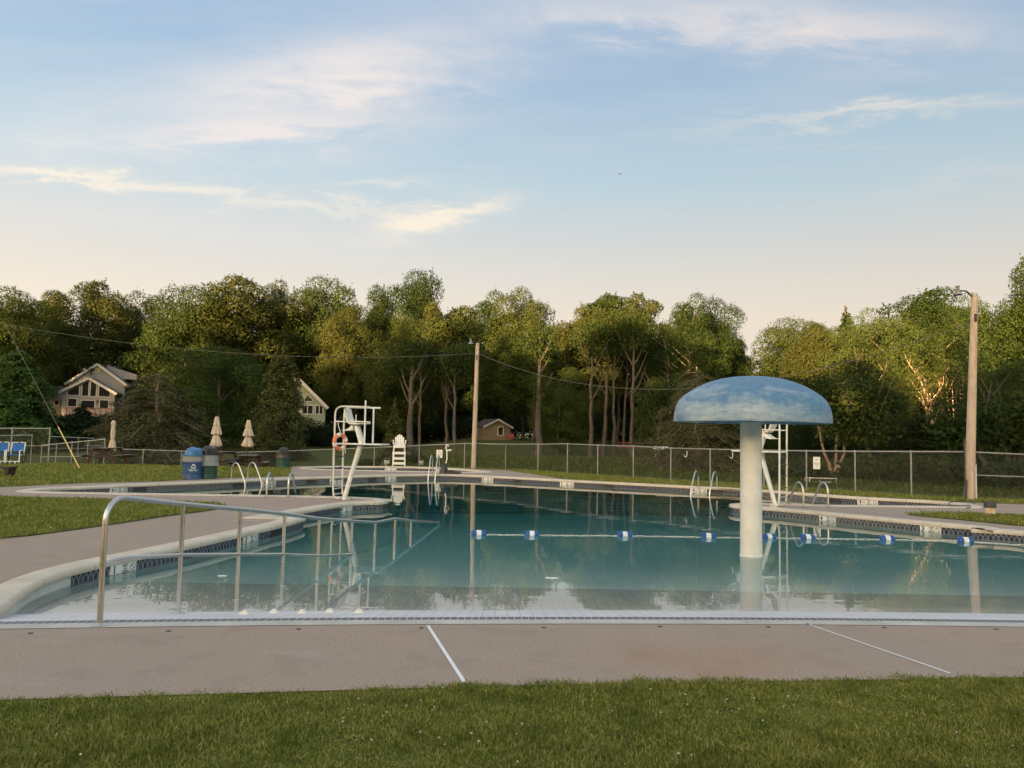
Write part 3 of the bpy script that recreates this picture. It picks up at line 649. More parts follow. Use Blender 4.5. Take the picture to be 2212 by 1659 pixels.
def wall_frame(p, line):
    best = None
    for i in range(len(line) - 1):
        a, c = line[i], line[i + 1]; d = c - a; L = d.length
        if L < 1e-5: continue
        t = max(0, min(1, (p - a).dot(d) / L / L)); q = a + d * t; e = (q - p).length
        if best is None or e < best[0]: best = (e, q, d / L)
    e, q, d = best; nin = Vector((-d.y, d.x)) * SGN      # towards the water
    right = Vector((-nin.y, nin.x)); return q, nin, right
def marker(px, py, num, w=.36, hgt=.104, frac=False, line=None, parent=None, flip=False, blank=False):
    q, nin, right = wall_frame(gp(px, py, -.10).to_2d(), line or LINE); zc = -.052 - hgt / 2
    def fn(off):
        def f(a, c):
            g = q + right * a + nin * off; return (g.x, g.y, zc + c)
        return f
    b = MB(); f0, f1 = fn(-.02), fn(.004)
    b.add([f0(-w / 2, -hgt / 2), f0(w / 2, -hgt / 2), f0(w / 2, hgt / 2), f0(-w / 2, hgt / 2), f1(-w / 2, -hgt / 2), f1(w / 2, -hgt / 2), f1(w / 2, hgt / 2), f1(-w / 2, hgt / 2)], [(0, 1, 5, 4), (1, 2, 6, 5), (2, 3, 7, 6), (3, 0, 4, 7), (4, 5, 6, 7)])
    m = b.build('depth_marker', MT['sign_white'], parent or pool); m['label'] = f'white tile reading {num} feet no diving'
    f2 = fn(.0062); t = MB(); k = hgt / .104
    put_text(t, num[0], .125 * k, -w * .36, 0, f2, 1.0)
    if len(num) > 1: put_text(t, '1/2', .06 * k, -w * .20, 0, f2)
    put_text(t, 'FEET', .038 * k, w * .06, .028 * k, f2, 1.15); put_text(t, 'NO', .030 * k, w * .06, -.006 * k, f2, 1.1); put_text(t, 'DIVING', .030 * k, w * .06, -.034 * k, f2, 1.05)
    ring2d(t, w * .355, 0, .042 * k, .007 * k, f2)
    t.build('lettering', MT['lettering_black'], m)
H = '\u00bd'
for px, py, n, w_ in [(258, 1226, '1', .40), (537, 1163, '3', .40), (737, 1099, '4', .38), (240, 1057, '4' + H, .5), (571, 1042, '4' + H, .5), (715, 1036, '5', .5), (843, 1033, '5', .42), (1056, 1035, '5', .46), (1231, 1044, '5', .52), (1511, 1059.5, '4' + H, .46), (1877, 1083.5, '4' + H, .5), (1798, 1119.5, '4', .36), (2020, 1141, '3', .36)]:
    marker(px, py, n, w_)
sg2 = SGN; SGN = 1 if area(WADE) > 0 else -1
for px, py, n in [(845, 1013, '2'), (1006, 1014, '1')]: marker(px, py, n, .5, .10, line=WADE + [WADE[0]], parent=wade)
SGN = sg2
def skimmer(px, py, w=.34, line=None, parent=None):
    q, nin, right = wall_frame(gp(px, py, -.1).to_2d(), line or LINE)
    vs = []
    for off in (-.03, -.008):
        for a, c in ((-w / 2, -.22), (w / 2, -.22), (w / 2, -.056), (-w / 2, -.056)):
            g = q + right * a + nin * off; vs.append((g.x, g.y, c))
    MB().add(vs, [(0, 1, 5, 4), (1, 2, 6, 5), (2, 3, 7, 6), (3, 0, 4, 7), (4, 5, 6, 7)]).build('skimmer_opening', MT['black_plastic'], parent or pool)
for p in [(286, 1054), (500, 1045), (654, 1037), (790, 1033), (1137, 1037), (1326, 1048), (1551, 1060), (1820, 1078), (588, 1149)]: skimmer(*p)
# ------------------------------------------------------------------ beach-entry handrail
def arc(c, a0, a1, r, ax, ay, n=6):
    return [Vector(c) + Vector(ax) * r * math.cos(R(a0 + (a1 - a0) * i / n)) + Vector(ay) * r * math.sin(R(a0 + (a1 - a0) * i / n)) for i in range(n + 1)]
def handrail():
    base = gp(215, 1352); t = thing('beach_handrail', base, 0, 'long steel tube handrail running down the sloping entry into the water', 'handrail')
    W = [base, gp(384, 1321, -.10)] + [gp(*p, z=WZ) for p in [(513.9, 1289.5), (611.6, 1254.3), (691, 1228.3), (754.8, 1198.3), (810.8, 1182.6), (851.2, 1165.8), (887.6, 1154), (947.5, 1132)]]
    tops = [None, .835, .71, .58, .445, .30, .205, .172, .065, -.12]
    P = [w.xy for w in W]; P[1:] = [(p * .5 + P[0].lerp(P[-1], (p - P[0]).dot(P[-1] - P[0]) / (P[-1] - P[0]).length_squared) * .5) for p in P[1:]]
    # keep the feet where the photograph has them along the run
    L = lambda i, z: Vector((P[i].x, P[i].y, z)) - base
    d = (P[1] - P[0]).normalized(); dv = Vector((d.x, d.y, 0))
    top = [Vector((0, 0, -.01)), Vector((0, 0, .78))] + [Vector((0, 0, .78)) + dv * (.18 - .18 * math.cos(R(a))) + Vector((0, 0, .17 * math.sin(R(a)))) for a in (15, 30, 45, 60, 75, 90)]
    top += [L(i, tops[i]) for i in range(1, 10)] + [L(9, -.3) + dv * .12]
    MB().tube(top, .0215, 12).build('top_rail', MT['steel'], t, 60)
    ti = lambda i: L(i, tops[i] - .445)
    MB().tube([Vector((0, 0, .46)), dv * .15 + Vector((0, 0, .47)), dv * .32 + Vector((0, 0, .462))] + [ti(i) for i in (1, 2, 3, 4, 5, 6, 7)], .0175, 10).build('middle_rail', MT['steel'], t, 60)
    for i in range(1, 9):
        fz = -float(depth(P[i].y - yb(P[i].x)))
        MB().tube([L(i, fz), L(i, tops[i])], .019, 10).build('post', MT['steel'], t)
        if i <= 3: MB().lathe([(.0, 0), (.055, 0), (.055, .006), (.03, .014), (.02, .016)], L(i, fz)).build('foot_plate', MT['steel'], t)
    MB().lathe([(.0, 0), (.062, 0), (.062, .007), (.035, .018), (.025, .02)], (0, 0, .001)).build('foot_plate', MT['steel'], t)
handrail()
# ------------------------------------------------------------------ water mushroom
mb_ = gp(1622.5, 1201, WZ); fl = -float(depth(mb_.y - yb(mb_.x)))
ms = thing('mushroom_fountain', (mb_.x, mb_.y, fl), 0, 'blue and white dome on a thick white column standing in the shallow water', 'water feature')
DW = WZ - fl
MB().lathe([(0, 0), (.153, 0), (.153, DW + .05), (.150, DW + .9), (.150, DW + 1.9)], n=40).build('column', MT['column'], ms)
MB().lathe([(.152, DW - .03), (.160, DW - .02), (.161, DW + .018), (.152, DW + .028)], n=40).build('base_collar', MT['column'], ms)
RZ = DW + 1.895; CAPTOP = RZ + .66; MT['cap'] = cap_mat()
MB().lathe([(.150, RZ + .06), (1.02, RZ + .045), (1.07, RZ + .01), (1.085, RZ), (1.092, RZ + .03), (1.085, RZ + .12), (1.062, RZ + .22), (1.02, RZ + .305), (.955, RZ + .375), (.86, RZ + .445), (.74, RZ + .515), (.60, RZ + .575), (.44, RZ + .625), (.28, RZ + .652), (.12, RZ + .660), (0, RZ + .661)], n=72).build('dome', MT['cap'], ms, 50)
# ------------------------------------------------------------------ buoy rope
B = [gp(px, py, WZ) for px, py in [(1034, 1155), (1149, 1156.5), (1349, 1158), (1530, 1161), (1660, 1162.5), (1744, 1163.5), (1916, 1166), (2085, 1170)]]
rope = [gp(1014, 1155, WZ)] + B + [gp(2206, 1178, WZ), Vector((9.0, 11.55, -.10))]
rp = MB(); pts = []
for a, b in zip(rope, rope[1:]):
    n = max(3, int((b - a).length / .12))
    for i in range(n):
        q = a.lerp(b, i / n); pts.append(Vector((q.x, q.y + .012 * math.sin(q.x * 5.1), WZ + .006 + .004 * math.sin(q.x * 21))))
pts.append(rope[-1]); rp.tube(pts, .0062, 6).build('float_rope', plain('white_rope', (.74, .74, .72), .7, 0, .3, 30), None)
tag(bpy.data.objects['float_rope'], 'thin white rope strung across the pool surface between the floats', 'rope')
BL = ['by its end just past the tip of the handrail', 'between the handrail end float and mid pool', 'in the middle of the pool below the thin bare trunks', 'just before the mushroom column', 'half hidden behind the mushroom column', 'close behind the mushroom column beneath the guard tower', 'in front of the 4 feet depth tile', 'nearest the tiled wall by the 3 feet depth tile']
def buoy(i, p):
    a = rope[i]; b = rope[i + 2]; d = (b - a); t = thing('lane_float', (p.x, p.y, WZ + .008), math.atan2(d.y, d.x) + [.1, -.05, .06, -.1, .12, .0, -.06, .08][i], 'blue and white banded float ' + BL[i], 'float', 'blue and white floats on the rope')
    return t
RY = Matrix.Rotation(R(90), 3, 'Y')
def rot(b, M): b.v = [tuple(M @ Vector(v)) for v in b.v]; return b
bl = [rot(MB().lathe([(.022, s_ * .118), (.052, s_ * .116), (.064, s_ * .104), (.068, s_ * .09), (.068, s_ * .04)], n=20), RY).mesh('float_body', MT['blue_float'], 50) for s_ in (-1, 1)]
wh = rot(MB().lathe([(.066, -.041), (.0688, -.036), (.0688, .036), (.066, .041)], n=20), RY).mesh('float_band', MT['white_float'])
for i, p in enumerate(B):
    t = buoy(i, p); link('end_piece', bl[0], t); link('end_piece', bl[1], t); link('band', wh, t)
# ------------------------------------------------------------------ guard towers
def tower(loc, rz, label):
    t = thing('lifeguard_tower', loc, rz, label, 'lifeguard tower', 'tube framed lifeguard towers')
    P = MB(); wp = MT['white_paint']
    for sy, dx in ((-.10, 0), (.18, -.13)):
        MB().tube([(dx, sy, 0), (.34 + dx * .6, sy, 1.20), (.36 + dx * .5, sy * .95, 1.27), (.22 + dx * .3, sy * .7, 1.66)], [.052, .052, .052, .052] if sy < 0 else [.036] * 4, 14).build('support_post', wp, t, 60)
    MB().lathe([(0, 0), (.09, 0), (.09, .05), (.06, .06)]).build('base_collar', MT['old_white'], t)
    for sy in (-.23, .23):
        pts = [(-.06, sy * .75, .03), (-.14, sy * .9, .04), (-.19, sy, .10), (-.205, sy, .25), (-.21, sy, 1.2), (-.215, sy, 1.85)] + [(-.215 + .16 - .16 * math.cos(R(a)), sy, 1.90 + .16 * math.sin(R(a))) for a in (15, 35, 55, 75, 90)] + [(.3, sy, 2.055), (.60 if sy < 0 else .66, sy, 2.05)]
        MB().tube(pts, .021, 10).build('side_rail', MT['old_white'] if sy < 0 else wp, t, 60)
        MB().tube([(-.21, sy, 1.73), (.0, sy, 1.725)], .014, 8).build('brace', wp, t)
        MB().tube([(.50, sy, 1.26), (.50, sy, 2.2 if sy < 0 else 2.06)], .02, 10).build('front_post', wp, t)
    for z in (.12, .24, .44, .70, .95, 1.12):
        MB().tube([(-.206, -.23, z), (-.206, .23, z)], .014, 8).build('rung', MT['dark_metal'] if z > .3 else MT['steel'], t)
    b = MB().box((.34, 0, 1.235), (1.12, .50, .032), bev=.008); b.build('platform', wp, t)
    # moulded seat: back curving into a pan
    prof = [(-.02, 2.02), (-.005, 1.95), (.03, 1.84), (.06, 1.76), (.10, 1.715), (.17, 1.70), (.30, 1.70), (.46, 1.705), (.47, 1.69), (.30, 1.67), (.16, 1.665), (.08, 1.68), (.03, 1.74), (-.01, 1.84), (-.035, 1.95), (-.045, 2.02)]
    M = Matrix(((1, 0, 0), (0, 0, 1), (0, 1, 0)))
    MB().prism(prof, .34, M, (0, -.17, 0)).build('seat', MT['seat_plastic'], t, 50)
    MB().box((.26, 0, 1.655), (.2, .3, .02)).build('seat_plate', MT['dark_metal'], t)
    br = [(-.09, 1.545), (.0, 1.55), (.08, 1.60), (.12, 1.645), (.17, 1.645), (.16, 1.57), (.12, 1.535), (.04, 1.525), (-.09, 1.53)]
    MB().prism(br, .26, M, (0, -.13, 0)).build('footrest_bracket', wp, t, 50)
    for sy in (-.2, .2):
        MB().tube([(.14, sy, 1.735), (.44, sy, 1.73)], .014, 8).build('arm', wp, t)
    MB().tube([(.27, -.2, 1.73), (.27, -.2, 1.88)], .012, 8).build('arm_stub', wp, t)
    return t
tl = gp(747, 1079); tower((tl.x, tl.y, 0), R(-13), 'white tube lifeguard tower with an orange ring hanging on its back')
trr = gp(1672, 1095); t2 = tower((trr.x, trr.y, 0), R(141), 'white tube lifeguard tower half hidden behind the mushroom column')
# ring hanging on the first tower
def ring_buoy():
    c = Vector((tl.x, tl.y, 0)) + Matrix.Rotation(R(-13), 3, 'Z') @ Vector((-.03, -.33, 1.28))
    t = thing('life_ring', c, R(52), 'orange life ring with white bands hanging on the guard tower', 'life ring')
    pts = [(math.cos(R(a)) * .155, 0, math.sin(R(a)) * .155) for a in range(0, 360, 12)]
    MB().tube(pts, .046, 12, closed=True).build('ring_body', MT['orange'], t, 80)
    for a in (20, 110, 200, 290):
        MB().tube([(math.cos(R(a + k)) * .155, 0, math.sin(R(a + k)) * .155) for k in (-14, -5, 5, 14)], .048, 12).build('band', MT['white_paint'], t, 80)
    MB().tube([(.0, -.01, .20), (-.02, .05, .35), (.01, .10, .44)], .008, 6).build('cord', MT['white_paint'], t); MB().tube([(.05, -.04, -.05), (.10, -.05, -.12), (.12, -.05, -.25)], .008, 6).build('cord', MT['white_paint'], t)
ring_buoy()
# ------------------------------------------------------------------ tall white guard chair
def guard_chair():
    p = gp(863, 1006.5); t = thing('guard_chair', (p.x, 35.0, tz(p.x, 35.0) + .02), R(8), 'tall white slatted guard chair with a rounded back beyond the far deck', 'chair'); wp = MT['white_paint']
    s = 1.02
    for sx in (-.25, .25):
        MB().bar((sx * 1.06, -.30, 0), (sx * .92, -.22, 1.02), .05, .05).build('leg', wp, t)
        MB().bar((sx * 1.06, .42, 0), (sx * .92, .12, 1.0), .05, .05).build('leg', wp, t)
        MB().box((sx * 1.12, -.05, 1.15), (.10, .60, .03), bev=.01).build('arm', wp, t)
        MB().bar((sx * 1.08, -.3, 1.0), (sx * 1.08, -.3, 1.14), .05, .05).build('arm_support', wp, t)
    for z in (.12, .34, .58):
        MB().box((0, -.30 + z * .08, z), (.54 if z != .58 else .60, .05, .115), bev=.008).build('step_board', wp, t)
    for k in range(4): MB().box((0, -.24 + k * .11, .90), (.5, .10, .025), bev=.006).build('seat_slat', wp, t)
    MB().box((0, -.30, .86), (.54, .03, .10), bev=.006).build('front_board', wp, t)
    for k in range(5):
        x = (k - 2) * .082; hgt = .52 - abs(k - 2) ** 2 * .03
        out = [(-.037, 0), (.037, 0), (.037, hgt - .03), (.015, hgt), (-.015, hgt), (-.037, hgt - .03)]
        M = Matrix(((1, 0, 0), (0, .18, -1), (0, 1, .18)))
        MB().prism(out, .02, M, (x, .16, .90)).build('back_slat', wp, t)
guard_chair()
# ------------------------------------------------------------------ pool ladders
def ladder(a, water_dir, label, gap=.45, h=.53, reach=.62, z0=.02, dark=False):
    """a: deck foot of the first rail; second rail gap metres to the side"""
    wd = Vector((water_dir[0], water_dir[1], 0)).normalized(); sd = Vector((-wd.y, wd.x, 0))
    t = thing('pool_ladder', (a.x, a.y, 0), 0, label, 'ladder', 'steel pool ladders')
    for g in (-gap / 2, gap / 2):
        o = sd * g
        pts = [o + Vector((0, 0, z0)), o + Vector((0, 0, h * .62)), o + wd * .03 + Vector((0, 0, h * .83)), o + wd * .09 + Vector((0, 0, h * .95)), o + wd * .17 + Vector((0, 0, h)), o + wd * .25 + Vector((0, 0, h * .96)), o + wd * .32 + Vector((0, 0, h * .83)), o + wd * (reach * .85) + Vector((0, 0, h * .2)), o + wd * (reach * .96) + Vector((0, 0, -.02)), o + wd * reach + Vector((0, 0, -.2)), o + wd * reach + Vector((0, 0, -1.0))]
        MB().tube(pts, .0215, 10).build('rail', MT['steel'], t, 70)
        MB().lathe([(0, 0), (.05, 0), (.05, .008), (.025, .02)], o + Vector((0, 0, .028))).build('flange', MT['steel'], t)
    for z in (-.42, -.70):
        MB().box(wd * reach + Vector((0, 0, z)), (gap, .09, .025), rz=math.atan2(sd.y, sd.x)).build('tread', MT['white_paint'], t)
def lad(p, q, wd, label, **k):
    a = gp(*p); b = gp(*q); g = (b - a).length; ladder((a + b) / 2, wd, label, gap=g, **k)
lad((502, 1038.5), (533, 1036.5), (.85, -.52), 'steel ladder rails looping down into the water on the far side near the blue bin')
lad((575, 1074.5), (623, 1075), (.02, 1), 'two upright steel ladder rails at the pool edge seen end on, beside the guard tower')
lad((936.5, 1027), (946, 1026.5), (-.15, -1), 'steel ladder rails on the far edge below the white notice', reach=.6, h=.72)
lad((1517, 1055), (1540, 1058), (-.62, -.9), 'steel ladder rails on the far edge in front of the brown bushy conifer')
lad((1730, 1095.5), (1795, 1098), (-.25, 1), 'two arched steel ladder rails by the guard tower behind the mushroom', h=.56)
# ------------------------------------------------------------------ bins
def drum(t, mat, r=.275, h=.70, dents=True):
    pr = [(0, 0), (r, 0), (r + .008, .012), (r, .03), (r, h * .32), (r + .009, h * .335), (r + .009, h * .355), (r, h * .37), (r, h * .65), (r + .009, h * .665), (r + .009, h * .685), (r, h * .70), (r, h - .02), (r + .01, h), (r - .01, h)]
    return MB().lathe(pr, n=36).build('drum', mat, t, 40)
def dome_lid(t, mat, r=.275, z=.70, face=0.0, flap=None, hgt=.26):
    c = math.cos(face); s_ = math.sin(face)
    MB().lathe([(r + .02, z - .01), (r + .028, z + .0), (r + .02, z + .045), (r * .84, z + .05)] + [(r * .84 * math.cos(R(a)), z + .05 + (hgt - .05) * math.sin(R(a))) for a in (12, 25, 40, 55, 70, 82, 90)], n=32).build('lid', mat, t, 60)
    Mz = Matrix.Rotation(face, 3, 'Z')
    hood = [(.06, z + .05), (.265, z + .05), (.255, z + .19), (.20, z + .215), (.06, z + .23)]
    M = Mz @ Matrix(((1, 0, 0), (0, 0, 1), (0, 1, 0)))
    MB().prism(hood, .27, M, Mz @ Vector((0, -.135, 0))).build('hood', mat, t, 40)
    MB().box(Mz @ Vector((.262, 0, z + .12)), (.012, .225, .115), M=Mz @ Matrix.Rotation(R(-4), 3, 'Y')).build('flap', flap or mat, t)
    MB().box(Mz @ Vector((.16, -.138, z + .125)), (.13, .008, .10), M=Mz).build('side_flap', flap or mat, t)
def liner(t, r=.285, z0=.45, z1=.69, flare=.0, mat=None):
    MB().lathe([(r + flare, z0), (r + flare * .6 + .006, z0 + .04), (r + .002, (z0 + z1) / 2), (r - .002, z1)], n=40, rfun=lambda q, z: 1 + .022 * math.sin(7 * q + z * 9) + .013 * math.sin(17 * q)).build('bag', mat or MT['bag'], t, 80)
bb = gp(414.5, 1035); t = thing('recycling_bin', (bb.x, bb.y, 0), 0, 'blue recycling drum with a domed blue lid and white recycling symbol', 'bin')
drum(t, MT['blue_drum'], h=.56); dome_lid(t, MT['blue_lid'], face=R(-38)); liner(t, z0=.52, flare=.004)
def cyl_fn(r, a0):
    def f(a, c):
        q = a0 + a / r; return (r * math.cos(q), r * math.sin(q), c)
    return f
fcy = cyl_fn(.2795, R(-62)); lt = MB(); put_text(lt, 'RECYCLE', .058, 0, .275, fcy, 1.0)
def chasing_arrows(b, cx, cy, r, fn):
    for k in range(3):
        a = R(90 + 120 * k); Q = lambda x, y: fn(cx + x * math.cos(a - R(90)) - y * math.sin(a - R(90)), cy + x * math.sin(a - R(90)) + y * math.cos(a - R(90)))
        w = .30 * r
        b.add([Q(-.62 * r, .30 * r), Q(-.36 * r, .16 * r), Q(-.08 * r, .72 * r), Q(-.26 * r, r)], [(0, 1, 2, 3)])
        b.add([Q(-.26 * r, r), Q(-.08 * r, .72 * r), Q(.10 * r, .72 * r), Q(.30 * r, r)], [(0, 1, 2, 3)])
        b.add([Q(.30 * r, r), Q(.10 * r, .72 * r), Q(.26 * r, .44 * r), Q(.52 * r, .60 * r)], [(0, 1, 2, 3)])
        b.add([Q(.16 * r, .38 * r), Q(.66 * r, .68 * r), Q(.52 * r, .20 * r)], [(0, 1, 2)])
chasing_arrows(lt, .0, .385, .075, fcy); lt.build('lettering', MT['lettering_white'], t)
gb = gp(440, 1034.3); t = thing('trash_bin', (gb.x + .06, gb.y + .12, 0), 0, 'green drum with a black domed lid close behind the blue recycling bin', 'bin', 'green drum trash bins')
drum(t, MT['green_drum'], h=.56); dome_lid(t, MT['black_plastic'], z=.73, face=R(-38), hgt=.27); liner(t, z0=.40, z1=.72, flare=.05)
gb = gp(611, 1011); gz = tz(gb.x, gb.y); t = thing('trash_bin', (gb.x, gb.y, gz), 0, 'green drum with black bag under its lid standing alone near the fence', 'bin', 'green drum trash bins')
drum(t, MT['green_drum'], h=.50); liner(t, z0=.42, z1=.6, flare=.025, mat=MT['black_plastic']); dome_lid(t, MT['black_plastic'], z=.58, face=R(-60), hgt=.28, r=.26)
# ------------------------------------------------------------------ picnic tables and closed umbrellas
def picnic(px, dist, label, rz=0.0, kind='wood_dark', top='wood_top', group='picnic tables', L=1.5):
    p = at(px, 1000, dist); z = tz(p.x, dist); t = thing('picnic_table', (p.x, dist, z), rz, label, 'picnic table', group)
    for k in range(5): MB().box(((k - 2) * .142, 0, .72), (.132, L, .036), bev=.006).build('top_board', MT[top], t)
    for sx in (-.68, .68):
        MB().box((sx, 0, .44), (.24, L, .036), bev=.006).build('seat', MT[top], t)
    for sy in (-L * .36, L * .36):
        MB().box((0, sy, .68), (.66, .04, .09)).build('cross_beam', MT[kind], t)
        MB().box((0, sy, .395), (1.5, .04, .09)).build('seat_beam', MT[kind], t)
        for sx in (-1, 1): MB().bar((sx * .60, sy + .043, 0), (sx * .27, sy + .043, .70), .04, .11, up=(1, 0, 0)).build('leg', MT[kind], t)
    return t
def umbrella(px, dist, top_py, bot_py, label, seed, skinny=False):
    p = at(px, 1000, dist); z = tz(p.x, dist); zt = at(px, top_py, dist).z - z; zb = at(px, bot_py, dist).z - z
    t = thing('patio_umbrella', (p.x, dist, z), random.Random(seed).uniform(0, 6), label, 'umbrella', 'closed beige umbrellas over the picnic tables'); h = zt - zb
    def rf(ph, n):
        return lambda q, zz: 1 + .20 * math.sin(n * q + ph) + .08 * math.sin(2.3 * n * q + ph * 2 + zz * 6)
    if skinny:
        pr = [(.0, zt), (.035, zt - .01), (.065, zt - .08), (.075, zt - .14), (.055, zt - .135), (.055, zt - .2), (.068, zt - h * .40), (.062, zt - h * .52), (.045, zt - h * .60), (.07, zt - h * .70), (.105, zt - h * .88), (.118, zt - h * .95), (.10, zt - h)]
        pr = [(r_ * 1.15, z_) for r_, z_ in pr]
        MB().lathe(pr, n=48, rfun=rf(seed, 7)).build('canopy', MT['canvas'], t, 70)
    else:
        MB().lathe([(.0, zt), (.06, zt - .005), (.10, zt - h * .22), (.125, zt - h * .27), (.09, zt - h * .26)], n=48, rfun=rf(seed, 8)).build('top_tier', MT['canvas'], t, 70)
        MB().lathe([(.08, zt - h * .25), (.135, zt - h * .36), (.185, zt - h * .56), (.19, zt - h * .585), (.12, zt - h * .60)], n=48, rfun=rf(seed + 1, 8)).build('canopy', MT['canvas'], t, 70)
        MB().lathe([(.09, zt - h * .585), (.115, zt - h * .66), (.185, zt - h * .86), (.215, zt - h * .94), (.15, zt - h)], n=48, rfun=rf(seed + 2, 9)).build('skirt', MT['canvas'], t, 70)
    MB().tube([(0, 0, 0), (0, 0, zt - .03)], .019, 10).build('pole', MT['dark_metal'], t)
    MB().lathe([(0, 0), (.2, 0), (.2, .04), (.05, .07), (.03, .12)]).build('base', MT['dark_metal'], t)
picnic(230, 31.5, 'dark brown picnic table under the slimmest umbrella, before the bushy conifer', R(3)); umbrella(240.6, 31.5, 908, 973, 'beige umbrella tied narrow in the middle, beside the bushy brown conifer', 4, True)
picnic(474, 32, 'brown picnic table just behind the pair of bins', R(-14)); umbrella(464.5, 32, 899.6, 965.5, 'taller beige closed umbrella rising just behind the bins', 1)
picnic(538, 32.6, 'brown picnic table between the bins and the lone green drum', R(12)); umbrella(533.4, 32.6, 907, 966, 'beige closed umbrella between the bins and the lone green drum', 2)
def bench():
    p = gp(4, 1029); t = thing('low_bench', (p.x - .12, p.y, 0), R(4), 'low dark brown wooden bench on the lawn at the frame edge', 'bench')
    for k in range(3): MB().box((0, (k - 1) * .15, .27), (.84, .14, .036), bev=.006).build('seat_board', MT['wood_dark'], t)
    for sx in (-.33, .33):
        MB().prism([(-.05, 0), (.05, 0), (.05, .16), (.09, .25), (-.09, .25), (-.05, .16)], .40, Matrix(((1, 0, 0), (0, 0, 1), (0, 1, 0))), (sx, -.2, 0)).build('leg', MT['wood_dark'], t)
bench()
def beach_chair(px, dist, rz, label):
    p = at(px, 1000, dist); z = tz(p.x, dist); t = thing('wheelchair', (p.x, dist, z), rz, label, 'wheelchair', 'blue seated pool wheelchairs'); t.scale = (.86, .86, .80); wp = MT['white_paint']
    for sx in (-.27, .27):
        MB().tube([(sx, -.30, .06), (sx, -.30, .62), (sx, -.24, .66), (sx, .16, .66), (sx, .24, .64)], .024, 8).build('side_frame', wp, t, 60)
        MB().tube([(sx, .24, .14), (sx, .26, .66), (sx, .36, 1.02), (sx * .9, .37, 1.04)], .024, 8).build('back_post', wp, t, 60)
        MB().tube([(sx, -.30, .44), (sx, .25, .42)], .022, 8).build('seat_rail', wp, t)
        w = MB(); ctr = Vector((sx * 1.16, .18, .28))
        w.tube([ctr + Vector((0, math.cos(R(a)) * .27, math.sin(R(a)) * .27)) for a in range(0, 360, 15)], .018, 8, closed=True)
        for a in range(0, 180, 30): w.tube([ctr + Vector((0, math.cos(R(a)) * .27, math.sin(R(a)) * .27)), ctr - Vector((0, math.cos(R(a)) * .27, math.sin(R(a)) * .27))], .006, 5)
        w.build('wheel', MT['black_plastic'], t)
    MB().box((0, -.02, .45), (.50, .50, .03), bev=.01).build('seat', MT['blue_fabric'], t)
    MB().box((0, .315, .80), (.50, .03, .42), M=Matrix.Rotation(R(-14), 3, 'X'), bev=.01).build('backrest', MT['blue_fabric'], t)
    MB().tube([(-.27, .37, 1.04), (-.03, .38, 1.045)], .02, 8).tube([(.05, .38, 1.045), (.27, .37, 1.04)], .02, 8).build('push_handle', wp, t)
    MB().tube([(-.27, -.30, .13), (.27, -.30, .13)], .02, 8).tube([(-.1, -.3, .13), (-.1, -.34, .03)], .02, 8).tube([(.12, -.3, .13), (.12, -.34, .03)], .02, 8).build('footrest', wp, t)
beach_chair(32, 30.5, R(14), 'blue seated white tube wheelchair standing clear on the lawn edge'); beach_chair(-2, 30.4, R(20), 'blue seated wheelchair cut by the frame edge, beside its twin')
def grill():
    p = at(202, 1000, 31.2); z = tz(p.x, 31.2); t = thing('park_grill', (p.x, 31.2, z), 0, 'park grill box on a thin grey post by the court fence', 'grill')
    MB().tube([(0, 0, 0), (0, 0, .62)], .03, 8).build('post', MT['grey_metal'], t)
    b = MB(); b.box((0, 0, .64), (.30, .34, .02)); b.box((-.15, 0, .70), (.02, .34, .12)); b.box((.15, 0, .70), (.02, .34, .12)); b.box((0, .17, .70), (.30, .02, .12)); b.build('firebox', MT['dark_metal'], t)
    b = MB(); [b.tube([(-.30, y, .765), (.34, y, .765)], .007, 5) for y in np.linspace(-.15, .15, 7)]; b.build('grate', MT['grey_metal'], t)
grill()
# ------------------------------------------------------------------ fences
def fence(name, pts, h, label, group=None, gap=1.65, post_r=.022, mid=False, mesh=True, rail_mat='grey_metal', tops=None):
    """chain link fence along pts; tops: list of top heights, else ground + h"""
    a = pts[0]; t = thing(name, (a[0], a[1], tz(*a[:2])), 0, label, 'fence', group); o = Vector((a[0], a[1], tz(*a[:2])))
    P = []; s = 0.0; S = []
    for k in range(len(pts) - 1):
        p, q = Vector(pts[k][:2]), Vector(pts[k + 1][:2]); L = (q - p).length; n = max(1, round(L / gap)); ta = tops[k] if tops else None; tb = tops[k + 1] if tops else None
        for i in range(n + (1 if k == len(pts) - 2 else 0)):
            c = p.lerp(q, i / n); g = tz(c.x, c.y); top = (ta + (tb - ta) * i / n) if tops else g + h
            P.append((Vector((c.x, c.y, top)) - o, Vector((c.x, c.y, g)) - o)); S.append(s + L * i / n)
        s += L
    pm = MB().lathe([(0, 0), (post_r, 0), (post_r, 1), (post_r * 1.25, 1.0), (post_r * 1.1, 1.012), (post_r * .4, 1.025)], n=10).mesh('fence_post', MT['grey_metal'])
    for tp, bt in P:
        k = link('post', pm, t, bt - Vector((0, 0, .03))); k.scale = (1, 1, tp.z - bt.z + .02)
    MB().tube([p[0] - Vector((0, 0, .02)) for p in P], .021, 8).build('top_rail', MT[rail_mat], t)
    if mid: MB().tube([(p[0] * .5 + p[1] * .5) for p in P], .018, 8).build('middle_rail', MT['grey_metal'], t)
    if mesh:
        V = []; U = []
        for (tp, bt), s_ in zip(P, S): V += [bt + Vector((0, -.012, .03)), tp + Vector((0, -.012, -.03))]; U += [(s_, 0), (s_, tp.z - bt.z)]
        b = MB().add(V, [(2 * i, 2 * i + 2, 2 * i + 3, 2 * i + 1) for i in range(len(P) - 1)]); b.uv = U; b.build('chain_link', MT['chain'], t)
    return t
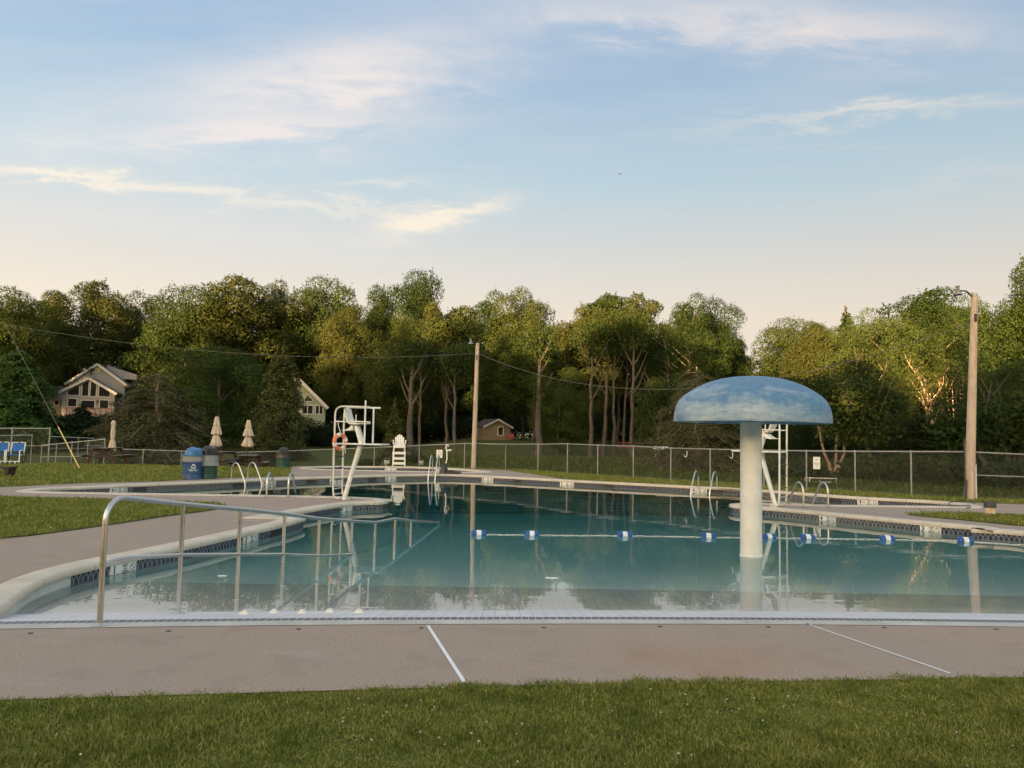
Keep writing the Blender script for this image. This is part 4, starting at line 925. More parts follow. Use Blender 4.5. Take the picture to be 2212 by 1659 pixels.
fl_ = [at(px, 1000, d) for px, d in [(1092, 33.9), (1003, 34.9), (905, 35.6), (808, 36.0), (718, 36.0), (600, 35.5), (472, 35.2), (391, 35.2), (224, 34.6)]]
tp_ = [at(px, py, d).z for px, py, d in [(1092, 958.6, 33.9), (1003, 957.2, 34.9), (905, 961.4, 35.6), (808, 966, 36), (718, 969.5, 36), (600, 974, 35.5), (472, 977, 35.2), (391, 973.5, 35.2), (224, 968, 34.6)]]
fence('chain_link_fence', [(p.x, p.y) for p in fl_], 1.2, 'low chain link fence behind the tall white guard chair and picnic tables', 'low chain link fences round the pool', gap=2.0, tops=tp_)
fr = [at(px, 1000, d) for px, d in [(1092, 33.9), (1162, 32.2), (1225.5, 30.9), (1291, 29.2), (1368, 27.9), (1449, 26.8), (1534, 25.5), (1650, 24.2), (1742, 23.3), (1847, 22.9), (1968, 21.8), (2086, 21.4)]]
tp_ = [at(px, py, p.y).z for (px, py), p in zip([(1092, 958.6), (1162, 958.5), (1225.5, 957.8), (1291, 960.6), (1368, 962.7), (1449, 967), (1534, 969), (1650, 971.5), (1742, 972.6), (1847, 973.6), (1968, 974), (2086, 974.5)], fr)]
fence('chain_link_fence', [(p.x, p.y) for p in fr], 1.2, 'low chain link fence along the lawn from the slim pole to the thick pole', 'low chain link fences round the pool', gap=5.0, tops=tp_)
f3 = [(fr[-1].x, 21.4), (14.6, 21.2), (17.5, 21.0)]
fence('chain_link_fence', f3, 1.2, 'chain link fence with a middle rail running on past the thick wooden pole', 'low chain link fences round the pool', gap=2.8, tops=[at(2090, 974.5, 21.4).z, at(2212, 981, 21.2).z, 1.20], mid=True)
# court fences on the far side of the bank
def cf(name, a, b, ya, yb_, label, **k):
    k['rail_mat'] = 'rail_light'
    P = [at(a[0], 1000, a[1]), at(b[0], 1000, b[1])]
    fence(name, [(p.x, p.y) for p in P], 2, label, 'court fences', tops=[at(a[0], ya, a[1]).z, at(b[0], yb_, b[1]).z], **k)
cf('court_fence', (-60, 44), (104, 44), 924, 924.5, 'tall grey chain link court fence at the frame edge, highest of the court fences', gap=2.2, mid=True, post_r=.04)
cf('court_fence', (104, 47), (226, 50), 942, 947, 'middle height court fence reaching toward the slim umbrella', gap=1.6, mid=True)
cf('court_fence', (88, 40), (224, 37), 961, 948, 'lower court fence sloping up toward the slim umbrella', gap=1.5, mid=True)
cf('court_fence', (-40, 41), (66, 43), 941, 939, 'short court fence panel just above the wheelchairs', gap=1.7)
# ------------------------------------------------------------------ light poles and cables
def light_pole(px, base_py, dist, tip, label, r0, r1, armx, d_arm):
    p = at(px, base_py, dist); z = tz(p.x, dist); q = at(*tip, dist); o = Vector((p.x, dist, z)); top = Vector((q.x - p.x, .05, q.z - z))
    t = thing('light_pole', o, 0, label, 'pole', 'wooden light poles')
    MB().tube([top * k for k in (-.01, .2, .4, .6, .8, 1.0)], [r0 + (r1 - r0) * k for k in (0, .2, .4, .6, .8, 1)], 16).build('pole_shaft', MT['pole_wood'], t, 60)
    a = top - Vector((0, 0, .10)); e = top + Vector(armx)
    MB().tube([a, a.lerp(e, .5) + Vector((0, 0, .10)), e], .022, 8).build('lamp_arm', MT['dark_metal'], t)
    MB().lathe([(0, -.02), (.045, -.02), (.05, .07), (.06, .10), (.0, .11)], e + Vector((0, 0, .03)), 14).lathe([(.04, -.02), (.06, -.05), (.12, -.13), (.125, -.15), (.11, -.14), (.03, -.05)], e + Vector((0, 0, .03)), 18).build('lamp_head', MT['lamp_grey'], t)
    MB().box(top * .885 + Vector((-.02, -r1 - .03, 0)), (.05, .08, .22), bev=.01).build('bracket', MT['dark_metal'], t)
    return t, o, top
tC, oC, topC = light_pole(1022.5, 1011, 34.4, (1031.5, 741), 'slim pale wooden light pole standing at the fence corner in mid view', .108, .085, (-.30, -.12, .06), 1)
tR, oR, topR = light_pole(2094, 1077, 20.9, (2107.5, 637), 'thick pale wooden light pole standing by the pool at the frame edge', .135, .085, (-.52, -.1, .10), 1)
MB().tube([(-.155, -.08, .0), (-.15, -.08, 1.65)], .02, 8).tube([(-.17, -.12, 0), (-.14, -.10, .55)], .035, 8).build('conduit', MT['dark_metal'], tR)
def cable(name, A, Bp, sag, r, label, n=24, dash=True):
    A, Bp = Vector(A), Vector(Bp); pts = [A.lerp(Bp, i / n) - Vector((0, 0, 4 * sag * (i / n) * (1 - i / n))) for i in range(n + 1)]
    return tag(MB().tube(pts, r, 6).build(name, MT['wire'], None, 80), label, 'cable', 'overhead cables')
cA = oC + topC * .92; cB = oR + topR * .87; pm_ = at(1469, 852, 28); 
zc_ = (cA.z + cB.z) / 2
cable('overhead_cable', cA, cB, 1.75, .011, 'sagging overhead cable strung between the two wooden poles')
cL = at(11.8, 701, 29.5); cLL = cL + Vector((-9, -1, 1.0))
cable('overhead_cable', cA, cL,   .62, .011, 'overhead cable running from the slim pole across the house and off frame')
tag(MB().tube([cL, cLL], .015, 6).build('overhead_cable', MT['wire']), 'short end of overhead cable leaving the frame above the guy wire', 'cable', 'overhead cables')
def guy():
    g = gp(172.3, 1012.6); e = Vector((cL.x, cL.y, cL.z)); k = at(128.5, 928.8, g.y + .72); t = thing('guy_wire', (g.x, g.y, 0), 0, 'slanting guy wire with a yellow sleeve at its foot beside the grill', 'guy wire')
    o = Vector((g.x, g.y, 0)); MB().tube([Vector((0, 0, 0)), e - o], .009, 6).build('wire', MT['wire'], t); d = (e - o)
    MB().tube([d * .003, d * .275], .019, 8).build('sleeve', MT['yellow_guard'], t)
guy()
# ------------------------------------------------------------------ small things round the pool
def pipes():
    p = gp(2108, 1079); t = thing('standpipe', (p.x, p.y + .05, -.02), 0, 'pair of thin white pipes with a black cap beside the thick pole', 'pipe')
    for dx in (-.035, .045): MB().tube([(dx, 0, 0), (dx, 0, .98)], .02, 8).build('pipe', MT['white_paint'], t)
    MB().box((0, 0, 1.03), (.15, .08, .12), bev=.02).build('cap', MT['black_plastic'], t)
pipes()
def deck_post():
    p = gp(2139, 1115); t = thing('bollard_light', (p.x, p.y, .012), 0, 'short white stained post with a dark grey cap on the lawn tip', 'bollard')
    MB().lathe([(0, 0), (.098, 0), (.098, .17), (.09, .18)], n=28).build('post', plain('stained_white_pipe', (.66, .62, .54), .6, 0, .2, 9, c2=(.42, .25, .12)), t)
    MB().lathe([(.10, .165), (.116, .17), (.118, .27), (.11, .295), (.06, .315), (0, .32)], n=28).build('cap', plain('dark_grey_cap', (.055, .055, .055), .6, 0, .2, 9), t)
deck_post()
def hose():
    p = gp(2074, 1094.5); b = MB(); pts = [(.26 * math.cos(R(a)) * 1.0, .30 * math.sin(R(a)), .03 + .05 * (1 + math.sin(R(a + 70)))) for a in range(-60, 290, 14)] + [(.0, -.36, .02), (-.12, -.42, .016)]
    o = b.tube(pts, .011, 6).build('garden_hose', MT['black_plastic']); o.location = (p.x, p.y - .05, .004); tag(o, 'thin black hose loop lying on the coping tip by the thick pole', 'hose')
hose()
dm = MB().lathe([(0, -.01), (.062, -.01), (.058, .012), (.04, .026), (.034, .03), (.03, .042), (.014, .05), (0, .05)], n=20).mesh('jet', MT['old_white'], 50)
for (px, py), lb in zip([(528, 1324.5), (592, 1320), (653, 1322), (713, 1318.5), (776, 1320.5)], ['nearest the handrail foot plate', 'second from the handrail on the wet tiles', 'in the middle of the row of five', 'fourth along from the handrail', 'at the end of the row away from the handrail']):
    p = gp(px, py, -.09); z = -float(depth(p.y - yb(p.x))); p = gp(px, py, z); o = link('bubbler_jet', dm, None, (p.x, p.y, -float(depth(p.y - yb(p.x))) + .0)); o.scale = (.78, .78, .6)
    tag(o, 'white dome jet on wet tiles ' + lb, 'water jet', 'white bubbler jets on the beach entry')
def floating(px, py, label, s=.05):
    p = gp(px, py, WZ); o = MB().prism([(math.cos(a) * s * (1 + .2 * math.sin(3 * a)), math.sin(a) * s * .45) for a in np.linspace(0, 6.28, 11)[:-1]], .006).build('floating_leaf', MT['lettering_white']); o.location = (p.x, p.y, WZ + .001); tag(o, label, 'leaf')
floating(1192, 1249, 'pale leaf floating in mid pool below the slim pole reflection', .075); floating(480, 1244.5, 'small pale leaf floating beyond the second handrail post', .05)
def notice(px, py, dist, w, h, label, lines=True):
    p = at(px, py, dist); t = thing('notice_sign', (p.x, dist - .04, p.z), R(-35) if px > 1500 else 0, label, 'sign', 'white notices on the fence')
    MB().box((0, 0, 0), (w, .012, h), bev=.004).build('sign_panel', MT['sign_white'], t)
    b = MB()
    for z_, ww in ((.26, .5), (-.02, .7), (-.12, .55), (-.3, .3)): b.box((0, -.009, z_ * h), (w * ww, .004, h * .05))
    b.build('printed_lines', MT['grey_metal'], t)
notice(1763, 1000, 22.9, .20, .36, 'white notice sheet wired to the fence before the multi trunk tree'); notice(949.5, 980.5, 34.8, .27, .36, 'white notice on the fence beside the far ladder rails')
def hook(px, py, dist, label):
    p = at(px, py, dist); o = MB().tube([(.10, 0, .22), (.10, 0, -.08), (.07, 0, -.16), (0, 0, -.18), (-.08, 0, -.12), (-.10, 0, -.06)], .022, 8).build('rescue_hook', MT['white_paint'], None, 80); o.scale = (.5, .5, .5); o.location = (p.x, dist - .05, p.z); tag(o, label, 'hook', 'white hooks')
hook(1480, 981, 26.2, 'white J shaped hook hanging on the fence before the bushy conifer')
p_ = at(1588, 985, 17.3); o = MB().tube([(.05, 0, .12), (.05, 0, -.05), (.03, 0, -.09), (-.02, 0, -.095), (-.05, 0, -.06)], .014, 8).build('rescue_hook', MT['white_paint'], None, 80); o.scale = (.6, .6, .6); o.location = (p_.x, 17.6, p_.z); tag(o, 'white J shaped hook hanging under the tower platform end', 'hook', 'white hooks')
def pool_lift():
    p = gp(958, 1025); t = thing('pool_lift', (p.x, p.y + .2, 0), R(-10), 'pool lift under a black cover with a bent white arm on the far deck', 'pool lift')
    MB().lathe([(.17, 0), (.16, .10), (.11, .24), (.08, .36), (.05, .42), (0, .43)], n=20, rfun=lambda q, z: 1 + .14 * math.sin(5 * q + z * 9)).build('cover', MT['black_plastic'], t, 80)
    MB().prism([(0, 0), (.5, .02), (.56, .08), (.3, .14), (.05, .16)], .3, Matrix(((1, 0, 0), (0, 0, 1), (0, 1, 0))), (.1, -.15, 0)).build('footrest', MT['black_plastic'], t)
    MB().tube([(.05, 0, .38), (.10, 0, .55), (.09, 0, .85), (.05, 0, .98), (.07, 0, 1.10), (.12, 0, 1.10), (.14, 0, 1.02)], .024, 8).build('arm', MT['white_paint'], t, 80)
    MB().tube([(.10, 0, .88), (.26, -.02, .90)], .03, 8).build('handset', MT['white_paint'], t)
pool_lift()
def soccer_frame():
    p = at(1778, 1040, 27.5); z = tz(p.x, 27.5); t = thing('goal_frame', (p.x, 27.5, z), R(-8), 'small thin white pipe frame on the grass beyond the fence', 'frame'); w = .62
    zt = at(1778, 1033, 27.5).z - z
    MB().tube([(-w, 0, 0), (-w, 0, zt), (w * .75, 0, zt), (w * .72, 0, zt * .35)], .014, 6).build('front_frame', MT['white_paint'], t)
    MB().tube([(-w, 0, zt * .3), (w * .7, 0, zt * .33)], .012, 6).tube([(-.42, 0, zt * 1.15), (-.5, 0, 0)], .012, 6).tube([(-.1, 0, zt * .65), (-.1, 0, 0)], .012, 6).build('crossbar', MT['white_paint'], t)
soccer_frame()
for px, py, d, lb in [(853, 1020, 36.6, 0)]: pass
def pail(px, dist, label, s=.16, c='old_white'):
    p = at(px, 1000, dist); z = tz(p.x, dist); t = thing('pail', (p.x, dist, z), 0, label, 'bucket', 'white buckets')
    MB().lathe([(0, 0), (s * .8, 0), (s, s * 2), (s * 1.04, s * 2), (s * .97, s * 1.96)], n=18).build('bucket_body', MT[c], t); MB().tube([(s * math.cos(R(a)), 0, s * 2 + s * .8 * math.sin(R(a))) for a in range(0, 181, 20)], .006, 5).build('handle', MT['grey_metal'], t)
pail(836, 36.8, 'white bucket on the grass by the tall white guard chair', .14); pail(910, 36.5, 'white bucket on the grass behind the fence near the notice', .11)
def red_table():
    picnic(1384, 62, 'faded red picnic table under the wood behind the fence', R(80), 'wood_dark', 'red_paint', 'picnic tables', 2.6).scale = (1.35, 1.35, 1.35)
red_table()
def mower():
    p = at(1432, 1000, 42); z = tz(p.x, 42); t = thing('garden_cart', (p.x, 42, z), R(15), 'small red cart with a white box on the grass by the bushy conifer', 'cart')
    MB().box((0, 0, .34), (.62, .45, .26), bev=.05).build('tub', MT['red_paint'], t)
    for sx in (-.2, .2):
        w = rot(MB().lathe([(.05, -.04), (.15, -.04), (.17, 0), (.15, .04), (.05, .04)], n=18), Matrix.Rotation(R(90), 3, 'X')); w.v = [(v[0] + sx, v[1] - .25, v[2] + .17) for v in w.v]; w.build('wheel', MT['black_plastic'], t)
    MB().box((.05, .3, .95), (.85, .4, .2), bev=.05).build('box', MT['white_paint'], t); MB().bar((-.3, .3, .2), (-.3, .3, .9), .04, .04).bar((.4, .3, .2), (.4, .3, .9), .04, .04).build('stand', MT['grey_metal'], t)
mower()
def lawn_chair():
    p = at(1083, 950, 78.5); z = tz(p.x, 78.5); t = thing('garden_chair', (p.x + .9, 78.5, z), R(-20), 'red slatted garden chair by the corner of the tan shed', 'chair'); t.scale = (.8, .8, .62); m = plain('bright_red_paint', (.20, .022, .018), .6, 0, .15, 5)
    MB().box((0, 0, .42), (.75, .6, .06)).build('seat', m, t); MB().box((0, .33, .85), (.7, .06, .9), M=Matrix.Rotation(R(-15), 3, 'X')).build('backrest', m, t)
    for sx in (-.4, .4): MB().box((sx, -.05, .65), (.12, .8, .05)).build('arm', m, t); MB().box((sx, -.35, .32), (.08, .08, .64)).build('leg', m, t); MB().box((sx, .3, .32), (.08, .08, .64)).build('leg', m, t)
lawn_chair()

def work_table():
    p = at(2163, 1040, 27); z = tz(p.x, 27); t = thing('work_table', (p.x, 27, z), R(-12), 'narrow white board table with thin legs beyond the fence past the thick pole', 'table'); w = .62
    zt = at(2163, 1036, 27).z - z
    MB().box((0, 0, zt), (w * 2, .5, .05), bev=.01).build('board', MT['white_paint'], t)
    for sx in (-w * .8, w * .8):
        for sy in (-.18, .18): MB().bar((sx, sy, 0), (sx * .9, sy, zt - .026), .04, .04).build('leg', MT['grey_metal'], t)
    t2 = thing('storage_tub', (p.x + .1, 27, z + zt + .026), R(-12), 'blue plastic tub standing on the white board table beyond the fence', 'tub')
    MB().lathe([(.20, 0), (.24, .20), (.255, .20), (.255, .23), (.235, .23)], n=24, sx=1.5).build('tub_body', MT['blue_lid'], t2)
    for sx in (-.3, .3): MB().tube([(sx, 0, .2), (sx, 0, .52)], .015, 6).build('handle_post', MT['white_paint'], t2)
work_table()
# ------------------------------------------------------------------ houses
def roof_slab(t, name, half, rise, y0, y1, xc, zt, mat, over=.35, thick=.14, trim=True):
    """gable roof along Y, ridge at (xc, zt)"""
    L = math.hypot(half, rise); k = (L + over) / L
    for s_ in (-1, 1):
        a = Vector((xc, 0, zt)); e = Vector((xc + s_ * half * k, 0, zt - rise * k)); n = Vector((s_ * rise, 0, half)).normalized() * thick
        vs = [(v.x, y, v.z) for y in (y0, y1) for v in (a, e, e + n, a + n)]
        MB().add(vs, [(0, 1, 2, 3), (7, 6, 5, 4), (0, 4, 5, 1), (1, 5, 6, 2), (2, 6, 7, 3), (3, 7, 4, 0)]).build(name, MT[mat], t)
        if trim:
            vs = [(v.x, y, v.z) for y in (y0 - .08, y0 - .005) for v in (a - n * 1.2, e - n * 1.2, e + n * 1.03, a + n * 1.03)]
            MB().add(vs, [(0, 1, 2, 3), (7, 6, 5, 4), (0, 4, 5, 1), (1, 5, 6, 2), (2, 6, 7, 3), (3, 7, 4, 0)]).build('roof_trim', MT['trim'], t)
def gable_wall(t, half, z0, ze, zt, y0, y1, xc, mat):
    out = [(xc - half, z0), (xc + half, z0), (xc + half, ze), (xc, zt), (xc - half, ze)]
    MB().prism(out, y1 - y0, Matrix(((1, 0, 0), (0, 0, 1), (0, 1, 0))), (0, y0, 0)).build('wall', MT[mat], t)
def pane(t, pts, y, fr=.10, name='window'):
    """window from an outline in XZ: glass with a frame standing proud of it"""
    M = Matrix(((1, 0, 0), (0, 0, 1), (0, 1, 0)))
    n = len(pts); c = Vector((sum(p[0] for p in pts) / n, sum(p[1] for p in pts) / n)); b = MB(); Pv = [Vector(p) for p in pts]
    for i in range(n):
        a, d = Pv[i], Pv[(i + 1) % n]; b.bar((a.x, y - .04, a.y), (d.x, y - .04, d.y), .08, fr, up=(0, 1, 0)) if False else b.bar((a.x, y - .04, a.y), (d.x, y - .04, d.y), fr, .08, up=(0, 1, 0))
    w = b.build(name, MT['trim'], t); MB().prism(pts, .02, M, (0, y - .02, 0)).build('pane', MT['pane'], w)
def big_house():
    D = 100.0; S = D / F / 1.7015 / 1.736 * 1.0
    c = at(192.3, 845, D); z0 = tz(c.x, D) - .3; t = thing('gabled_house', (c.x, D, z0), R(13), 'grey two storey house with a gable of tall trapezoid windows', 'house')
    X = lambda cx: (cx - 568) * S * 1.736 * F / F if False else (cx - 568) * (D / F) / (1.7015 * 1.736) ; Zf = lambda cy: at(192, (1000 + cy / 1.7015) / 1.736, D).z - z0
    X = lambda cx: (cx - 568) / (1.7015 * 1.736) * D / F
    bot = -1.0
    gable_wall(t, -X(400), bot, Zf(735), Zf(612), 2.4, 11, X(580), 'siding_grey')
    MB().box((X(330), 7, (Zf(760) + bot) / 2), (3.2, 7, Zf(760) - bot)).build('side_wing', MT['siding_grey'], t)
    gable_wall(t, X(720), bot, Zf(800), Zf(712), 0, 2.4, 0, 'siding_grey')
    roof_slab(t, 'roof', -X(400), Zf(612) - Zf(735), 2.1, 11.4, X(580), Zf(612), 'roof', .5)
    roof_slab(t, 'porch_roof', X(720), Zf(712) - Zf(800), -.5, 2.6, 0, Zf(712), 'roof', .4)
    MB().add([(X(800), 4.0, Zf(668)), (X(600), 4.0, Zf(612) + .1), (X(600), 10.5, Zf(612) + .1), (X(800), 10.5, Zf(668)), (X(800), 4.0, Zf(700)), (X(600), 4.0, Zf(700)), (X(600), 10.5, Zf(700)), (X(800), 10.5, Zf(700))], [(0, 1, 2, 3), (0, 4, 5, 1), (0, 3, 7, 4), (4, 7, 6, 5)]).build('dormer_roof', MT['siding_grey'], t)
    V = lambda pts: [(X(a), Zf(b)) for a, b in pts]
    for q in ([(444, 824), (513, 824), (513, 752), (444, 797)], [(527, 828), (567, 828), (567, 726), (527, 748)], [(575, 828), (612, 828), (612, 748), (575, 726)], [(625, 828), (695, 828), (695, 797), (625, 754)], [(449, 896), (502, 896), (502, 843), (449, 843)], [(634, 905), (688, 905), (688, 848), (634, 848)]): pane(t, V(q), 0)
    pane(t, V([(526, 915), (607, 915), (607, 853), (526, 853)]), 0, name='sliding_door'); pane(t, V([(320, 885), (346, 885), (346, 850), (320, 850)]), 3.4)
    pane(t, V([(566, 660), (590, 660), (590, 633), (566, 633)]), 2.4, name='gable_vent')
    MB().box((X(622), -.1, Zf(860)), (.16, .18, .5), bev=.03).build('wall_lamp', MT['dark_metal'], t)
    MB().box((X(620), -1.6, Zf(952)), (X(760) - X(480), 3.1, .25)).build('deck_platform', MT['deck_red'], t)
    b = MB()
    for k in range(9): xx = X(490) + (X(745) - X(490)) * k / 8; b.box((xx, -3.05, Zf(930)), (.10, .10, Zf(905) - Zf(952)))
    b.bar((X(490), -3.05, Zf(906)), (X(745), -3.05, Zf(906)), .12, .12); b.build('railing', MT['deck_red'], t)
big_house()
def green_house():
    D = 78.0; c = at(640, 860, D); z0 = tz(c.x, D); t = thing('green_cottage', (c.x, D, z0), R(15), 'pale green gabled cottage half hidden behind the drooping conifer', 'house')
    X = lambda px: (px - 640) * D / F; Z = lambda py: at(660, py, D).z - z0
    hf = X(702); gable_wall(t, hf, .6, Z(876), Z(816), 0, 9, 0, 'siding_green'); roof_slab(t, 'roof', hf, Z(816) - Z(876), -.5, 9.4, 0, Z(816), 'roof', .35)
    for a, b_ in ((653, 676), (681, 697)):
        pane(t, [(X(a), Z(894)), (X(b_), Z(894)), (X(b_), Z(875)), (X(a), Z(875))], 0, .09); m_ = (a + b_) / 2
        MB().box((X(m_), -.05, (Z(894) + Z(875)) / 2), (.08, .07, Z(875) - Z(894))).build('mullion', MT['trim'], t)
    pane(t, [(X(656), Z(867)), (X(674), Z(867)), (X(674), Z(862)), (X(661), Z(850))], 0, .08)
    for x in (X(590), X(640), X(698)): MB().box((x, .3, .3), (.18, .18, .8)).build('stilt', MT['deck_red'], t)
    b = MB(); [b.box((X(690), -.8 - k * .3, .55 - k * .17), (1.6, .32, .06)) for k in range(4)]; b.build('steps', MT['deck_red'], t)
green_house()
def shed():
    D = 80.0; c = at(1074, 951, D); z0 = c.z - .15; t = thing('garden_shed', (c.x, D, min(z0, tz(c.x, D) + .2)), R(24), 'small tan shed with a dark gabled roof at the wood edge', 'shed')
    W = 1.5; gable_wall(t, W, -.4, 1.55, 2.3, 0, 3.4, 0, 'siding_tan'); roof_slab(t, 'roof', W, .75, -.2, 3.6, 0, 2.3, 'roof_dark', .2, .08)
    pane(t, [(.05, .65), (.65, .65), (.65, 1.55), (.05, 1.55)], 0, .09)
    MB().box((-W - .03, 2.0, .9), (.06, .5, .9)).build('side_window', MT['trim'], t)
    m = plain('yellow_plank', (.30, .24, .10), .7); MB().bar((-W - .5, 2.6, -.1), (-W - .1, 2.4, 1.3), .5, .06).build('leaning_plank', m, t)
shed()
def far_barn():
    D = 118.0; c = at(965, 930, D); z0 = tz(c.x, D); t = thing('white_outbuilding', (c.x, D, z0), R(6), 'low white outbuilding glimpsed between dark trunks past the small conifer', 'building')
    MB().box((0, 3, 1.35), (13, 6, 2.7)).build('wall', plain('dull_white_wall', (.30, .32, .36), .7), t)
    roof_slab(t, 'roof', 3.4, .9, -6.8, 6.8, 0, 3.55, 'roof_dark', .3)
    for ch in t.children:
        if ch.name.startswith('roof'): ch.rotation_euler = (0, 0, R(90)); ch.location = (0, 3, 0)
    for x in (-4.5, -1.5, 1.2, 4.2): pane(t, [(x, 1.0), (x + 1.2, 1.0), (x + 1.2, 2.1), (x, 2.1)], 0, .1)
far_barn()
# ------------------------------------------------------------------ trees
def leaf_quads(P, N, Lw, Ww, rng):
    n = len(P); r = rng.normal(size=(n, 3)); N = N / (np.linalg.norm(N, axis=1, keepdims=True) + 1e-9)
    t = np.cross(N, r); t /= np.linalg.norm(t, axis=1, keepdims=True) + 1e-9; b = np.cross(N, t)
    V = np.empty((n, 4, 3), np.float32); lw = np.broadcast_to(Lw, (n,))[:, None] / 2; ww = np.broadcast_to(Ww, (n,))[:, None] / 2
    bend = N * lw * .35
    V[:, 0] = P - t * lw; V[:, 1] = P + b * ww + bend * .6; V[:, 2] = P + t * lw; V[:, 3] = P - b * ww + bend * .6
    return V.reshape(-1, 3)
def dirs(n, rng, up=.0):
    d = rng.normal(size=(n, 3)); d[:, 2] += up; return d / np.linalg.norm(d, axis=1, keepdims=True)
def crown_pts(seed, cz, rx, rz, ncl, nleaf, low=-.85, clr=(.22, .38), shell=.45, spiky=.28):
    """leaf places and normals spread over many clumps inside an uneven crown; also clump centres"""
    rng = np.random.default_rng(seed); C = []
    while len(C) < ncl:
        d = dirs(1, rng)[0]; k = rng.uniform(shell, 1.0) ** .8
        lob = 1 + .22 * math.sin(3 * math.atan2(d[1], d[0]) + seed) * (1 - abs(d[2])) + .15 * math.sin(5 * d[2] + seed * 2 + 2 * d[0])
        p = d * k * lob
        if p[2] < low: continue
        C.append((p[0] * rx, p[1] * rx, cz + p[2] * rz))
    C = np.array(C); cr = rng.uniform(*clr, ncl) * rx; w = cr ** 2; idx = rng.choice(ncl, nleaf, p=w / w.sum())
    d = dirs(nleaf, rng, .35); rad = rng.uniform(.62, 1.06, nleaf) ** .7; sp = rng.random(nleaf) < spiky * .45
    sc3 = np.array([1, 1, .75])
    P = C[idx] + d * (rad * cr[idx])[:, None] * sc3; N = d + rng.normal(0, .38, (nleaf, 3)); N[:, 2] += .20
    # leafy sprigs that stand out of the clumps
    ns = ncl * 7; ci = rng.integers(0, ncl, ns); sd = dirs(ns, rng, .6); so = C[ci] + sd * (cr[ci] * .85)[:, None] * sc3; sv = sd * .7 + dirs(ns, rng, .9) * .5; sl = cr[ci] * rng.uniform(.22, .46, ns)
    k = np.where(sp)[0]; q = rng.integers(0, ns, len(k)); tt = rng.random(len(k)); P[k] = so[q] + sv[q] * (sl[q] * tt)[:, None] + rng.normal(0, .03, (len(k), 3)) * (1.3 - tt)[:, None] * rx * .5
    return P, N, C, cr, rng
def limbs(b, base_pts, C, r0, rng, n=14, zmin=2.0):
    """main limbs from the stem to clump centres"""
    k = rng.choice(len(C), min(n, len(C)), replace=False); top = base_pts[-1]
    for i in k:
        e = Vector(C[i]); zz = max(zmin, min(top.z, e.z - rng.uniform(.8, 2.4)))
        # point of the stem at height zz
        s_ = base_pts[0]
        for a, c in zip(base_pts, base_pts[1:]):
            if a.z <= zz <= c.z: s_ = a.lerp(c, (zz - a.z) / max(1e-6, c.z - a.z))
        if s_ is base_pts[0]: s_ = base_pts[-2]
        m = s_.lerp(e, .5) + Vector((rng.normal(0, .12), rng.normal(0, .12), .15 + rng.normal(0, .1)))
        b.tube([s_, m, e], [r0 * .42, r0 * .26, r0 * .08], 6, caps=False)
def stem(h, r, rng, wob=.12, n=7, lean=(0, 0)):
    pts = [Vector((lean[0] * (i / n) + rng.normal(0, wob) * (i > 0) * .6, lean[1] * (i / n) + rng.normal(0, wob) * (i > 0) * .6, h * i / n)) for i in range(n + 1)]
    rad = [r * (1.35 if i == 0 else 1) * (1 - .72 * i / n) for i in range(n + 1)]; return pts, rad
PROTO = {}
def deciduous(name, seed, cz, rx, rz, ncl, nleaf, leaf, th, r=.16, low=-.85, bark='bark', ll=.155, forks=14, clr=(.24, .40), shell=.45, spread=None, multi=1):
    P, N, C, cr, rng = crown_pts(seed, cz, rx, rz, ncl, nleaf, low, clr, shell)
    V = leaf_quads(P, N, rng.uniform(.7, 1.25, nleaf) * ll, rng.uniform(.7, 1.25, nleaf) * ll * .62, rng)
    cm = np_mesh(name + '_crown', V, np.arange(4 * nleaf).reshape(-1, 4), MT[leaf]); b = MB()
    for k in range(multi):
        a = 2 * math.pi * k / max(1, multi) + seed; off = Vector((math.cos(a), math.sin(a), 0)) * (.22 if multi > 1 else 0)
        ln = (math.cos(a) * (spread or .0), math.sin(a) * (spread or .0)) if multi > 1 else (rng.normal(0, .25), rng.normal(0, .25))
        pts, rad = stem(th, r * (.75 if multi > 1 else 1), rng, .10, 8, ln); pts = [p + off for p in pts]
        b.tube(pts, rad, 8); limbs(b, pts, C, r, rng, max(3, forks // multi), th * .38)
    tm = b.mesh(name + '_trunk', MT[bark], 80); PROTO[name] = (tm, cm)
